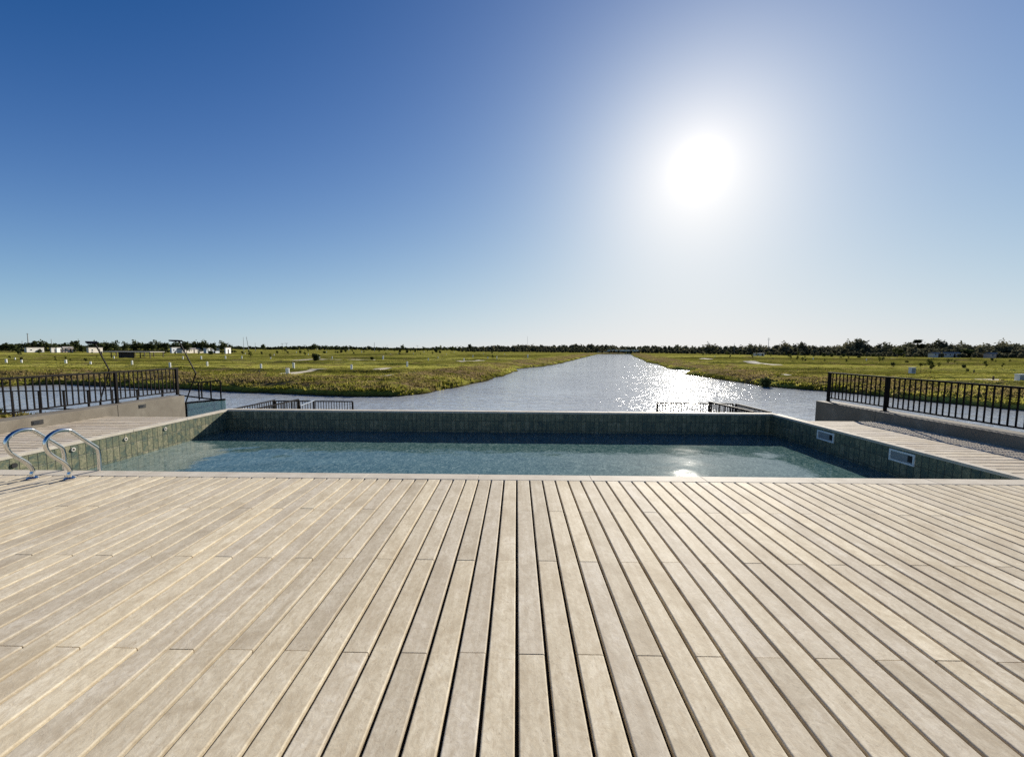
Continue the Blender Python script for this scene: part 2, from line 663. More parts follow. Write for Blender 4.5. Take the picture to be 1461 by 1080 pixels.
for (pa, pb) in (((1167, 612.7), (1190, 631.5)), ((1270, 639.4), (1305, 666.5))):
    y1 = atx(pa[0], pa[1], XR).y
    y0 = atx(pb[0], pb[1], XR).y
    z1 = atx(pa[0], pa[1], XR).z
    z0 = z1 - .185
    fr = MB()
    b_ = .028
    x0, x1 = XR - .016, XR - .001
    fr.box(x0, x1, y0, y1, z1 - b_, z1)
    fr.box(x0, x1, y0, y1, z0, z0 + b_)
    fr.box(x0, x1, y0, y0 + b_, z0 + b_, z1 - b_)
    fr.box(x0, x1, y1 - b_, y1, z0 + b_, z1 - b_)
    sk = part(fr, 'skimmer', M['white'], pool)
    fl = MB()
    fl.box(XR - .006, XR - .0015, y0 + b_ + .003, y1 - b_ - .003, z0 + b_ + .003, z1 - b_ - .003)
    fo = fl.build('flap', M['grey_plastic'], sk)
    sl = MB()
    sl.box(XR - .010, XR - .0065, y0 + b_ + .01, y0 + b_ + .08, z0 + b_ + .02, z1 - b_ - .01)
    so = sl.build('vent_opening', M['black'], sk)

nx, ny = 520, 240
px_ = np.linspace(XL + .002, XR - .002, nx)
py_ = YN + .002 + (YF - YN - .004) * np.linspace(0, 1, ny)
PX, PY = np.meshgrid(px_, py_)
pz = np.zeros_like(PX)
wr = np.random.RandomState(3)
for i in range(46):
    lam = wr.uniform(.16, 1.1)
    a = R(70) + wr.normal(0, .75)
    kx, ky = math.cos(a) * 6.283 / lam, math.sin(a) * 6.283 / lam
    pz += .00052 * lam ** .9 * np.sin(PX * kx + PY * ky + wr.uniform(0, 6.28) + .5 * np.sin(PX * wr.uniform(.4, 1.5) + PY * wr.uniform(.3, 1.2)))
pz *= .65 + .5 * np.sin(PX * .9 + 1.2 * np.sin(PY * .8)) * np.sin(PY * 1.3 + PX * .3)
vv_ = np.stack([PX, PY, WL + pz], -1).reshape(-1, 3)
ii = (np.arange(ny - 1)[:, None] * nx + np.arange(nx - 1)[None, :]).ravel()
me = np_mesh('pool_water', vv_, np.stack([ii, ii + 1, ii + 1 + nx, ii + nx], -1))
me.polygons.foreach_set('use_smooth', [True] * len(me.polygons))
o = link('pool_water', me, M['pool_water'])
tag(o, 'rippled teal water of the pool', None, None, 'structure')

# ------------------------------------------------------------------ pool ladder
lad = empty('pool_ladder', (-5.33, 4.4, 0))
tag(lad, 'polished steel pool ladder with two looped handrails at the deck edge', 'pool ladder')


def smooth_path(pts, n=6):
    """Catmull-Rom through the points"""
    P = [Vector(q) for q in pts]
    P = [P[0] * 2 - P[1]] + P + [P[-1] * 2 - P[-2]]
    out = []
    for i in range(1, len(P) - 2):
        for k in range(n):
            u = k / n
            a, b, c, d = P[i - 1], P[i], P[i + 1], P[i + 2]
            out.append(.5 * ((2 * b) + (c - a) * u + (2 * a - 5 * b + 4 * c - d) * u * u + (3 * b - a - 3 * c + d) * u ** 3))
    out.append(P[-2])
    return out


def lp(px, py, x):
    q = atx(px, py, x)
    return (x, q.y, q.z)


rails_px = [(98, 683), (98.5, 677), (99.5, 671), (92, 661), (76, 651), (69, 645), (64.5, 636), (66, 627), (74, 619), (84, 614.5), (95, 613.5), (101, 615), (118, 626), (133, 635.5), (138, 639), (140, 643), (141.5, 652), (142.5, 672)]
XB = at(98, 684, 0).x
for xo in (XB, XB - .435):
    pts = []
    for (px, py) in rails_px:
        q = lp(px, py, XB)
        pts.append((xo, q[1], q[2]))
    pts[0] = (xo, pts[1][1] + .004, .001)
    yl = pts[-1][1]
    pts[-1] = (xo, yl, -.02)
    pts += [(xo, yl + .005, -.4), (xo, yl + .005, -1.25)]
    hr = part(MB().tube(smooth_path(pts, 5), .0205, 14), 'handrail', M['steel'], lad, smooth=True)
    yb = pts[0][1]
    fl = MB().tube([(xo, yb, .001), (xo, yb, .012), (xo, yb, .020), (xo, yb, .028)], [.052, .052, .042, .024], 20)
    fl.build('base_flange', M['steel'], hr, smooth=False)
for z in (-.35, -.62, -.9):
    part(MB().box(XB - .42, XB - .015, yl - .03, yl + .05, z, z + .025), 'step', M['steel'], lad, bevel=.005)

# ------------------------------------------------------------------ parapets with railings
POST_L, POST_R = -9.27, 8.12
CURB_T = .205


def parapet(x0, x1, face, y1, label):
    ob = empty('parapet_wall', ((x0 + x1) / 2, 4, -1))
    tag(ob, label, 'parapet')
    mb = MB()
    ys = [-2.6, .2, 3.0, 5.8, 8.45, y1]
    for a, b in zip(ys[:-1], ys[1:]):
        mb.box(x0, x1, a + .003, b - .003, -3.9, CURB_T)
    part(mb, 'wall_body', M['concrete'], ob, bevel=.006)
    return ob


pl = parapet(CURB_L - .42, CURB_L, 1, 10.2, 'low sunlit beige parapet wall with recessed step lights along the deck')
pr = parapet(CURB_R, CURB_R + .46, -1, 10.13, 'low shaded dark parapet wall along the deck, its face away from sun')
for yc in (7.0, 9.02, 5.0, 3.0):
    q = part(MB().box(CURB_L + .001, CURB_L + .007, yc - .085, yc + .085, .055, .14), 'step_light', M['black'], pl)
    MB().box(CURB_L + .0075, CURB_L + .011, yc - .07, yc + .02, .075, .12).build('lens', M['window'], q)


def railing(x, y0, y1, posts, label, zb=CURB_T, zt=.945, spacing=.108):
    ob = empty('railing', (x, (y0 + y1) / 2, zb))
    tag(ob, label, 'railing')
    part(MB().box(x - .028, x + .028, y0, y1 + .045, zt - .034, zt), 'top_rail', M['rail_metal'], ob, bevel=.004)
    zl = zb + .095
    part(MB().box(x - .014, x + .014, y0, y1 - .05, zl - .014, zl + .014), 'bottom_rail', M['rail_metal'], ob)
    for i, yp in enumerate(posts):
        w = .032 if i == 0 else .024
        pm = part(MB().box(x - .026, x + .026, yp - w, yp + w, zb + .008, zt - .0345), 'post', M['rail_metal'], ob, bevel=.003)
        MB().box(x - .05, x + .05, yp - .05, yp + .05, zb, zb + .0078).build('base_plate', M['rail_metal'], pm)
    bm_ = MB().box(-.009, .009, -.009, .009, 0, zt - .0345 - zl - .0145).mesh('baluster')
    bm_.materials.append(M['rail_metal'])
    n = int((y1 - y0) / spacing)
    inv = Matrix.Translation(ob.location).inverted()
    for i in range(n):
        y = y1 - .1 - i * spacing
        if y < y0 or any(abs(y - q) < .06 for q in posts):
            continue
        b = link('baluster', bm_, None, ob)
        b.matrix_parent_inverse = inv
        b.location = (x, y, zl + .0145)
    return ob


railing(POST_L, 2.2, 10.35, [10.35, 8.75, 6.1, 4.4, 2.9], 'dark metal railing with vertical balusters on the sunlit parapet')
railing(POST_R, 2.2, 10.05, [10.05, 8.5, 5.5, 3.2], 'dark metal railing with vertical balusters on the shaded parapet', zt=.962)

# ------------------------------------------------------------------ lower landings beyond the pool
LZ = -1.68


def landing(x0, x1, y0, y1, label):
    ob = empty('dock', ((x0 + x1) / 2, (y0 + y1) / 2, WATER - .8))
    tag(ob, label, 'dock')
    mb = MB()
    y = y0
    while y < y1:
        mb.box(x0, x1, y, min(y + .138, y1), LZ - .04, LZ)
        y += .148
    part(mb, 'dock_floor', M['dock'], ob)
    part(MB().box(x0 + .1, x1 - .1, y0 + .1, y1 - .1, LZ - .26, LZ - .041), 'frame', M['wood_dark'], ob)
    for xx in (x0 + .3, x1 - .3):
        for yy in (y0 + .4, y1 - .4):
            part(MB().tube([(xx, yy, WATER - .8), (xx, yy, LZ - .262)], .11, 12), 'pile', M['wood_dark'], ob)
    return ob


DY = 16.4
ql0, ql1 = aty(390, 572, DY), aty(503, 573, DY)
qr0, qr1 = aty(938, 575, DY), aty(1101, 579, DY)
landing(ql0.x - .15, ql1.x + .15, 10.6, DY + .2, 'lower wooden landing dock beyond the far pool wall, on the side of the bent lamps')
landing(qr0.x - .15, qr1.x + .15, 10.6, DY + .2, 'lower wooden landing dock beyond the far pool wall, in front of the sun glitter')


def rail_run(p, q, zfoot, label, nsp=.112, mat=None, thick=.045, foot2=None):
    """railing between two top points p and q, with balusters down to zfoot"""
    p, q = Vector(p), Vector(q)
    ob = empty('dock_railing', ((p.x + q.x) / 2, (p.y + q.y) / 2, zfoot))
    tag(ob, label, 'railing')
    mat = mat or M['rail_metal']
    part(MB().bar(p, q, thick, thick), 'top_rail', mat, ob)
    n = max(2, min(90, int((q - p).length / nsp)))
    f2 = zfoot if foot2 is None else foot2
    d = (q - p).normalized()
    pb, qb = Vector((p.x, p.y, zfoot + .09)), Vector((q.x, q.y, f2 + .09))
    part(MB().bar(pb, qb, .03, .03), 'bottom_rail', mat, ob)
    for i in range(n + 1):
        u = i / n
        a = p.lerp(q, u)
        zf = zfoot + (f2 - zfoot) * u
        if i in (0, n):
            part(MB().box(a.x - .03, a.x + .03, a.y - .03, a.y + .03, zf, a.z - thick * .5), 'post', mat, ob)
        else:
            part(MB().box(a.x - .011, a.x + .011, a.y - .011, a.y + .011, zf + .106, a.z - thick * .5), 'baluster', mat, ob)
    return ob


# left landing: cross rail and the two long rails that run back towards the pool
za = ql0.z
rail_run((ql0.x, DY, za), (ql1.x, DY, za), LZ, 'short dark railing across the outer end of the landing near bent lamps')
a1 = aty(392, 571, DY - .15)
rail_run((a1.x, 11.2, a1.z), (a1.x, DY - .15, a1.z), LZ, 'long railing on the outer side of the landing near bent lamps', .14)
a2 = aty(426, 569.8, DY - .8)
rail_run((a2.x, 11.2, a2.z + .02), (a2.x, DY - .8, a2.z), LZ, 'pale topped railing running down the middle of the landing near bent lamps', .13, M['rail_metal'])
hs = empty('stair_handrail', (aty(428, 579, DY - 1.4).x, DY - 1.4, LZ))
tag(hs, 'short sloped pale steel handrail on the landing near bent lamps', 'handrail')
h0, h1 = aty(428, 579, DY - 1.7), aty(448, 571.4, DY - .4)
part(MB().tube([h0, h1], .028, 8), 'grab_bar', M['steel'], hs)
part(MB().tube([(h0.x, h0.y, LZ), (h0.x, h0.y, h0.z - .02)], .028, 8), 'post', M['rail_metal'], hs)
part(MB().tube([(h1.x, h1.y, LZ), (h1.x, h1.y, h1.z - .02)], .028, 8), 'post', M['rail_metal'], hs)

# right landing
b0, b1 = aty(938, 575, DY), aty(1046, 576, DY)
rail_run(b0, b1, LZ, 'thin railing across the outer end of the landing before the sun glitter')
c0, c1 = aty(1012, 573.6, DY - .3), aty(1075, 588, DY - 3.2)
rail_run(c0, c1, LZ, 'sloping dark stair railing on the landing before the sun glitter', .12, None, .06, LZ + .45)
d0, d1 = aty(1050, 576.3, DY - .2), aty(1100, 588.5, DY - 3.6)
rail_run(d0, d1, LZ, 'outer stair railing on the landing before the sun glitter', .12, None, .05, LZ + .1)

# glass guard, open frame and lower railing on the left
GY = 13.6
g0, g1 = aty(264.5, 575, GY), aty(314, 571, GY)
gg = empty('glass_guard', ((g0.x + g1.x) / 2, GY, LZ))
tag(gg, 'greenish glass guard panel with black cap past the end of the beige parapet', 'glass guard')
part(MB().bar((g0.x, GY, g0.z), (g1.x, GY + .25, g1.z), .05, .06), 'cap_rail', M['rail_metal'], gg)
part(MB().add([(g0.x, GY, LZ + .02), (g1.x, GY + .25, LZ + .02), (g1.x, GY + .25, g1.z - .035), (g0.x, GY, g0.z - .035),
               (g0.x, GY + .014, LZ + .02), (g1.x, GY + .264, LZ + .02), (g1.x, GY + .264, g1.z - .035), (g0.x, GY + .014, g0.z - .035)],
              [(0, 1, 2, 3), (7, 6, 5, 4), (0, 4, 5, 1), (1, 5, 6, 2), (2, 6, 7, 3), (3, 7, 4, 0)]), 'glass_pane', M['glass'], gg)
part(MB().box(g0.x - .025, g0.x + .025, GY - .03, GY + .04, LZ, g0.z - .033), 'post', M['rail_metal'], gg)
lx0 = aty(0, 590, GY).x
landing(g0.x - 5.2, g1.x + .15, 10.6, GY + .5, 'lower wooden landing behind the beige parapet, below its railing')
fr = empty('gate_frame', (aty(300, 571, GY + .4).x, GY + .4, LZ))
tag(fr, 'open black metal frame with sparse bars standing above the glass guard', 'frame')
FY = GY + .4
tp = [aty(266, 545, FY + 1.2), aty(287, 545.5, FY + .6), aty(314, 543, FY)]
bt = [aty(256, 564, FY + 1.2), aty(318, 571.5, FY)]
part(MB().tube([tp[0], tp[1], tp[2]], .025, 8), 'top_rail', M['rail_metal'], fr)
part(MB().tube(bt, .028, 8), 'bottom_rail', M['rail_metal'], fr)
for (px, ya, yb, dy) in ((283, 546, 571, .7), (287, 546, 567, .6), (300, 544, 569, .3), (314, 543, 571, .0)):
    u, w = aty(px, ya, FY + dy), aty(px, yb, FY + dy)
    part(MB().tube([(u.x, FY + dy, w.z), u], .024, 8), 'bar', M['rail_metal'], fr)
part(MB().tube([(tp[2].x, FY, LZ), (tp[2].x, FY, tp[2].z)], .022, 8), 'bar', M['rail_metal'], fr)

# lower railing seen through the balusters
ly = 12.6
l0, l1 = aty(-60, 565.5, ly - .4), aty(250, 545, ly + 1.8)
zt = (aty(20, 559, ly).z + aty(150, 553, ly + .8).z) / 2
lr = empty('lower_railing', ((l0.x + l1.x) / 2, ly, LZ))
tag(lr, 'thin low railing with sparse posts seen through the balusters of sunlit parapet', 'railing')
p0 = Vector((l0.x, ly - .4, zt))
p1 = Vector((l1.x + .6, ly + .6, zt))
part(MB().bar(p0, p1, .03, .03), 'top_rail', M['rail_metal'], lr)
part(MB().bar(p0 - Vector((0, 0, .62)), p1 - Vector((0, 0, .62)), .026, .026), 'mid_rail', M['rail_metal'], lr)
for u in (.12, .25, .38, .5, .62, .74, .87, 1.0):
    q = p0.lerp(p1, u)
    part(MB().box(q.x - .022, q.x + .022, q.y - .022, q.y + .022, LZ, q.z - .016), 'post', M['rail_metal'], lr)


def bent_lamp(px, yd, label):
    """px: base, knee, top, head tip pixels"""
    b_, k_, t_, h_ = [aty(q[0], q[1], yd) for q in px]
    ob = empty('bent_lamp_post', (b_.x, yd, LZ))
    tag(ob, label, 'lamp post')
    part(MB().tube([(b_.x, yd, LZ), (b_.x, yd, b_.z - .02), b_], .03, 8), 'base_post', M['rail_metal'], ob)
    part(MB().bar(b_, k_ + (k_ - b_).normalized() * .02, .026, .028), 'lower_arm', M['rail_metal'], ob)
    part(MB().bar(k_, t_ + (t_ - k_).normalized() * .02, .028, .03), 'upper_arm', M['rail_metal'], ob)
    hd = MB()
    e = t_ + (t_ - h_) * .15
    hd.bar((e.x, yd - .12, t_.z + .03), (h_.x, yd + .12, h_.z + .03), .26, .045)
    part(hd, 'lamp_head', M['rail_metal'], ob)
    return ob


bent_lamp([(265, 574), (279.5, 533), (256, 488), (243, 487)], 13.2, 'black bent lamp post with flat head beside the glass guard')
bent_lamp([(143, 572), (155.5, 527.5), (136, 491), (124, 489)], 13.0, 'black bent lamp post with flat head, partly behind the parapet railing')

# ------------------------------------------------------------------ shore, ground and canal
shore_left = [(0, 552.5), (50, 549.5), (100, 548.5), (150, 552), (200, 553.5), (260, 555), (315, 558), (390, 561.5), (440, 563.5), (480, 565.5), (530, 566.3), (570, 566),
              (600, 563), (640, 556), (670, 549.5), (700, 543), (722, 535), (737, 529.3), (734, 527), (748, 525.6), (775, 523), (800, 518.5), (830, 511), (853, 505.5)]
shore_right = [(899, 505.2), (905, 509), (916, 513), (924, 517.3), (937, 519.5), (950, 525), (962, 527), (992, 528.7), (996, 530), (978, 533.5), (1000, 538), (1024, 541.5), (1073, 549), (1110, 553),
               (1150, 556.5), (1200, 560.5), (1254, 566), (1330, 573.5), (1400, 580), (1461, 586)]
poly = [(-170, 36)]
poly += [at(x, y, WATER).to_2d()[:] for (x, y) in shore_left]
poly += [at(x, y, WATER).to_2d()[:] for (x, y) in shore_right]
poly += [(47, 18), (50, 2), (50, -25), (11, -25), (11, 12.5), (-9, 12.5), (-16, 16.5), (-26, 21.5), (-45, 26), (-170, 24)]
PA = np.array(poly)
PB = np.roll(PA, -1, axis=0)


def sdf(xs, ys):
    """signed distance to the water polygon, positive on land"""
    P = np.stack([xs, ys], -1)
    best = np.full(len(xs), 1e18)
    ins = np.zeros(len(xs), bool)
    for a, b in zip(PA, PB):
        e = b - a
        w = P - a
        tt = np.clip((w @ e) / (e @ e), 0, 1)
        d = w - tt[:, None] * e
        best = np.minimum(best, (d * d).sum(-1))
        cond = (a[1] > P[:, 1]) != (b[1] > P[:, 1])
        with np.errstate(divide='ignore', invalid='ignore'):
            xi = a[0] + (P[:, 1] - a[1]) / (b[1] - a[1]) * e[0]
        ins ^= cond & (P[:, 0] < xi)
    d = np.sqrt(best)
    return np.where(ins, -d, d)


def wob(x, y, s, seed):
    """cheap smooth noise of sines, about -1..1"""
    r = np.random.RandomState(seed)
    o = np.zeros_like(x)
    for i in range(7):
        a = r.uniform(0, 6.28)
        k = s * r.uniform(.5, 2.2)
        o += np.sin((x * math.cos(a) + y * math.sin(a)) * k + r.uniform(0, 6.28))
    return o / 3.2


def height(x, y):
    x = np.asarray(x, float)
    y = np.asarray(y, float)
    r = np.hypot(x, y)
    d = sdf(x, y) + wob(x, y, 1.1, 3) * .22 * np.clip(r / 40, .3, 1.2) + wob(x, y, .35, 4) * .25
    rise = GROUND - WATER
    f = np.clip((d + .0) / 3.6, 0, 1)
    bank = .42 * np.clip(d / .45, 0, 1) + (rise - .42) * (f * f * (3 - 2 * f))
    z = np.where(d > 0, WATER + bank, WATER + np.clip(d * .5, -1.2, 0))
    lump = (wob(x, y, .55, 5) * .07 + wob(x, y, 1.7, 6) * .05 + wob(x, y, .09, 8) * .11) * np.clip(d / 3, 0, 1)
    berm = .28 * np.exp(-((d - 7.5) / 2.6) ** 2) * (1 + .5 * wob(x, y, .25, 9))
    near = np.clip(1 - (r - 120) / 200, .25, 1)
    # long low swales that run across the meadow
    yy = y + 6 * np.sin(x * .021 + 1) + .12 * x
    sw = 0
    for (y0_, wd_, h_) in ((55, 1.1, .34), (64, 1.6, -.3), (80, 1.3, .48), (97, 2.4, -.4), (115, 1.7, .62), (140, 3, -.5), (163, 2.4, .8), (192, 3, .8)):
        sw = sw + h_ * np.exp(-((yy - y0_) / wd_) ** 2)
    lump = lump + sw * np.clip((d - 6) / 8, 0, 1)
    near = np.maximum(near, .8 * (r < 230))
    return z + (lump + berm * (d > 0)) * near


nA, nR = 560, 540
ang = np.radians(np.linspace(-100, 100, nA))
rad = np.exp(np.linspace(math.log(11.5), math.log(4500), nR))
AA, RR = np.meshgrid(ang, rad)
gx, gy = (np.sin(AA) * RR).ravel(), (np.cos(AA) * RR).ravel()
gz = height(gx, gy)
i0 = (np.arange(nR - 1)[:, None] * nA + np.arange(nA - 1)[None, :]).ravel()
faces = np.stack([i0, i0 + 1, i0 + 1 + nA, i0 + nA], -1)
gm = np_mesh('ground', np.stack([gx, gy, gz], -1), faces[:, ::-1])
gm.polygons.foreach_set('use_smooth', [True] * len(gm.polygons))
aa = gm.attributes.new('shore', 'FLOAT', 'POINT')
aa.data.foreach_set('value', np.clip(sdf(gx, gy), -5, 40).astype(np.float32))
g = link('ground', gm, M['ground'])
tag(g, 'flat grassy meadow with brown weedy banks on both sides of the canal', None, None, 'structure')

me = bpy.data.meshes.new('canal_water')
me.from_pydata([(-400, -30, WATER), (400, -30, WATER), (400, 900, WATER), (-400, 900, WATER)], [], [(0, 1, 2, 3)])
o = link('canal_water', me, M['canal_water'])
tag(o, 'wind rippled canal water with sun glitter', None, None, 'structure')


def hz(x, y):
    return float(height(np.array([x]), np.array([y]))[0])


def on_ground(px, py):
    p = at(px, py, GROUND + .05)
    return Vector((p.x, p.y, hz(p.x, p.y)))


# ------------------------------------------------------------------ sandy paths


PATHPTS = []


def path(pts, w0, label):
    P = [on_ground(x, y) for (x, y) in pts]
    Q = []
    for a, b in zip(P[:-1], P[1:]):
        m = max(2, int((b - a).length / .8))
        Q += [a.lerp(b, i / m) for i in range(m)]
    Q.append(P[-1])
    PATHPTS.extend((q.x, q.y, w0) for q in Q)
    v, f = [], []
    for i, q in enumerate(Q):
        dd = (Q[min(i + 1, len(Q) - 1)] - Q[max(i - 1, 0)])
        s = Vector((dd.y, -dd.x, 0)).normalized()
        w = 1.5 * w0 * (1 + .25 * math.sin(i * .7) + rnd.uniform(-.12, .12))
        for j in range(4):
            c = q + s * w * (j / 3 - .5)
            v.append((c.x, c.y, hz(c.x, c.y) + .035))
        if i:
            for j in range(3):
                f.append(((i - 1) * 4 + j, (i - 1) * 4 + j + 1, i * 4 + j + 1, i * 4 + j))
    me = bpy.data.meshes.new('path')
    me.from_pydata(v, [], f)
    o = link('path', me, M['path'])
    tag(o, label, None, None, 'structure')


path([(398, 534.2), (448, 530), (500, 528.5), (556, 524.5)], 1.1, 'pale sandy path strip across the meadow')
path([(541, 537.5), (580, 535.2), (600, 534)], .7, 'short pale sandy path strip near the bank')
path([(336, 533.6), (357, 532.2)], .5, 'short pale strip beside the dark stake')
path([(380, 513.2), (450, 513.0), (535, 513.3)], 1.6, 'far pale path strip')
path([(653, 516), (688, 514.6)], 1.4, 'far pale path strip by the canal')
path([(1063, 518), (1090, 519), (1110, 520.5)], 1.6, 'pale path strip on the far bank')
path([(1388, 540.5), (1420, 543), (1450, 545.5)], 1.1, 'pale path behind the dark railing')
path([(1000, 512), (1016, 512.4)], 2.0, 'far pale patch of sand')
path([(1117, 537), (1126, 537.6)], .6, 'small pale patch of sand')

# ------------------------------------------------------------------ grass: tufts sown evenly over what one can see
N = 52000
us = nrs.uniform(-160, 1620, N)
vs_ = 503 + (590 - 503) * nrs.beta(1.35, 1.7, N)
Rm = np.array([[rt.x, rt.y, rt.z], [up.x, up.y, up.z], [fw.x, fw.y, fw.z]])
D = (us - CX)[:, None] * Rm[0] - (vs_ - CY)[:, None] * Rm[1] + FPX * Rm[2]
k = np.where(D[:, 2] < -1e-3, (GROUND + .1 - H) / np.minimum(D[:, 2], -1e-3), 1e9)
tx, ty = D[:, 0] * k, D[:, 1] * k
tx += nrs.normal(0, .2, N)
dist = np.hypot(tx, ty)
d = sdf(tx, ty)
ok = (d > .35) & (dist < 330) & (ty > 13)
clump = wob(tx, ty, .5, 21) + wob(tx, ty, 1.3, 22)
nearbank = np.exp(-np.clip(d, 0, 99) / 8)
ok &= (clump + nearbank * 1.6 + nrs.normal(0, .5, N)) > .1
for (qx, qy, qw) in PATHPTS:
    ok &= (tx - qx) ** 2 + (ty - qy) ** 2 > (qw * .6 + .15) ** 2
tx, ty, dist, d, nearbank = tx[ok], ty[ok], dist[ok], d[ok], nearbank[ok]
tz = height(tx, ty)
n = len(tx)
B = 6
hgt = (.08 + .22 * nearbank) * nrs.uniform(.5, 1.5, n) * (1 - np.clip(dist - 60, 0, 200) / 320)
wid = (.05 + .0011 * dist)
V = np.zeros((n, B, 3, 3))
for b in range(B):
    a = nrs.uniform(0, 6.283, n)
    rr = nrs.uniform(0, .16, n) * (1 + dist / 80)
    bx, by = tx + np.cos(a) * rr, ty + np.sin(a) * rr
    o2 = nrs.uniform(0, 6.283, n)
    hh = hgt * nrs.uniform(.5, 1.1, n)
    ww = wid * nrs.uniform(.5, 1.2, n)
    V[:, b, 0] = np.stack([bx - np.cos(o2) * ww, by - np.sin(o2) * ww, tz - .03], -1)
    V[:, b, 1] = np.stack([bx + np.cos(o2) * ww, by + np.sin(o2) * ww, tz - .03], -1)
    V[:, b, 2] = np.stack([bx + np.cos(a) * hh * .5, by + np.sin(a) * hh * .5, tz + hh], -1)
gme = np_mesh('grass', V.reshape(-1, 3), np.arange(n * B * 3).reshape(-1, 3))
aa = gme.attributes.new('shore', 'FLOAT', 'POINT')
aa.data.foreach_set('value', np.repeat(np.clip(d, -5, 40), B * 3).astype(np.float32))
o = link('grass', gme, M['grass'])
tag(o, 'rough tufts of green and brown grass on the meadow and banks', None, None, 'stuff')

# ------------------------------------------------------------------ trees


def crown_arrays(r, cx, cy, cz, rx, ry, rzv, n, size, clumps=14, flat=0):
    """leaf quads gathered in clumps through an ellipsoid"""
    cl = []
    while len(cl) < clumps:
        q = r.uniform(-1, 1, 3)
        if .15 < (q * q).sum() < 1:
            cl.append(q)
    cl = np.array(cl)
    pick = r.randint(0, clumps, n)
    sp_ = r.normal(0, .23, (n, 3))
    c = cl[pick] * .82 + sp_
    pos = np.stack([cx + c[:, 0] * rx, cy + c[:, 1] * ry, cz + c[:, 2] * rzv], -1)
    u = r.normal(0, 1, (n, 3))
    u /= np.linalg.norm(u, axis=1)[:, None]
    w = np.cross(u, r.normal(0, 1, (n, 3)))
    w /= np.linalg.norm(w, axis=1)[:, None]
    s = size * r.uniform(.5, 1.3, n)[:, None]
    q = np.stack([pos - u * s - w * s * .6, pos + u * s - w * s * .6, pos + u * s * .8 + w * s * .6, pos - u * s * .8 + w * s * .6], 1)
    return q.reshape(-1, 3)


def quads(name, verts):
    return np_mesh(name, verts, np.arange(len(verts)).reshape(-1, 4))


def trunk_mesh(hgt, r0, seed, limbs=4, spread=.3):
    q = random.Random(seed)
    mb = MB()
    lean = q.uniform(-.05, .05) * hgt
    mb.tube([(0, 0, -.3), (lean * .3, 0, hgt * .4), (lean, 0, hgt)], [r0, r0 * .75, r0 * .3], 7)
    for i in range(limbs):
        a = q.uniform(0, 6.28)
        z = hgt * q.uniform(.45, .75)
        l = hgt * spread * q.uniform(.7, 1.2)
        mb.tube([(lean * z / hgt, 0, z), (lean + math.cos(a) * l * .5, math.sin(a) * l * .5, z + l * .45), (lean + math.cos(a) * l, math.sin(a) * l, z + l * .8)], [r0 * .4, r0 * .28, r0 * .1], 5)
    return mb.mesh('trunk')


# unit trees, 1 m high; scaled per tree
VAR = {}


def variant(key, trunk_h, r0, parts, leafmat, seed, limbs=4):
    r = np.random.RandomState(seed)
    cv = np.concatenate([crown_arrays(r, *p) for p in parts])
    cm = quads('crown', cv)
    cm.materials.append(leafmat)
    tm = trunk_mesh(trunk_h, r0, seed, limbs)
    tm.materials.append(M['bark'])
    VAR[key] = (tm, cm)


variant('round', .62, .022, [(0, 0, .62, .36, .36, .36, 520, 0.052, 18), (.1, .05, .42, .26, .26, .2, 160, 0.049, 8)], M['leaf'], 1)
variant('oval', .66, .020, [(0, 0, .60, .25, .25, .40, 460, 0.049, 16)], M['leaf'], 2)
variant('broad', .50, .024, [(-.14, 0, .54, .36, .34, .32, 380, 0.056, 14), (.24, .1, .60, .32, .3, .36, 380, 0.056, 14)], M['leaf'], 3)
variant('wood', .6, .020, [(0, 0, .55, .40, .4, .46, 520, 0.063, 20)], M['leaf_grey'], 4)
variant('wood_tall', .66, .018, [(0, 0, .56, .28, .28, .46, 460, 0.060, 18), (.12, 0, .34, .26, .26, .26, 160, 0.060, 8)], M['leaf_grey'], 5)
variant('column', .8, .018, [(0, 0, .52, .13, .13, .50, 420, 0.049, 16)], M['leaf_dark'], 6, 0)
variant('palm', .84, .028, [(0, 0, .88, .17, .17, .11, 220, 0.052, 8)], M['leaf_dark'], 7, 2)
variant('bush', .4, .03, [(0, 0, .46, .46, .46, .38, 300, 0.123, 12)], M['leaf'], 8, 2)
variant('sapling', .72, .010, [(0, 0, .70, .20, .20, .28, 110, 0.052, 9), (.05, 0, .45, .12, .12, .12, 24, 0.045, 4)], M['leaf_young'], 9, 5)
variant('sapling_thin', .85, .009, [(0, 0, .80, .13, .13, .19, 60, 0.045, 7)], M['leaf_young'], 10, 4)
variant('sapling_dark', .72, .012, [(0, 0, .66, .22, .22, .32, 170, 0.056, 10)], M['leaf'], 11, 4)


def tree(name, key, px, base_y, top_y, label, group=None, cat='tree', zc=None, wide=1.0):
    """a tree whose foot and top show at those photo pixels"""
    b = on_ground(px, base_y) if zc is None else None
    if zc is not None:
        q = aty(px, 500, zc)
        b = Vector((q.x, q.y, hz(q.x, q.y)))
    top = aty(px, top_y, b.y)
    hh = max(.3, top.z - b.z)
    o = empty(name, b, rnd.uniform(0, 6.28))
    o.scale = (hh * wide, hh * wide, hh)
    tag(o, label, cat, group)
    tm, cm = VAR[key]
    link('trunk', tm, None, o)
    link('crown', cm, None, o)
    return o


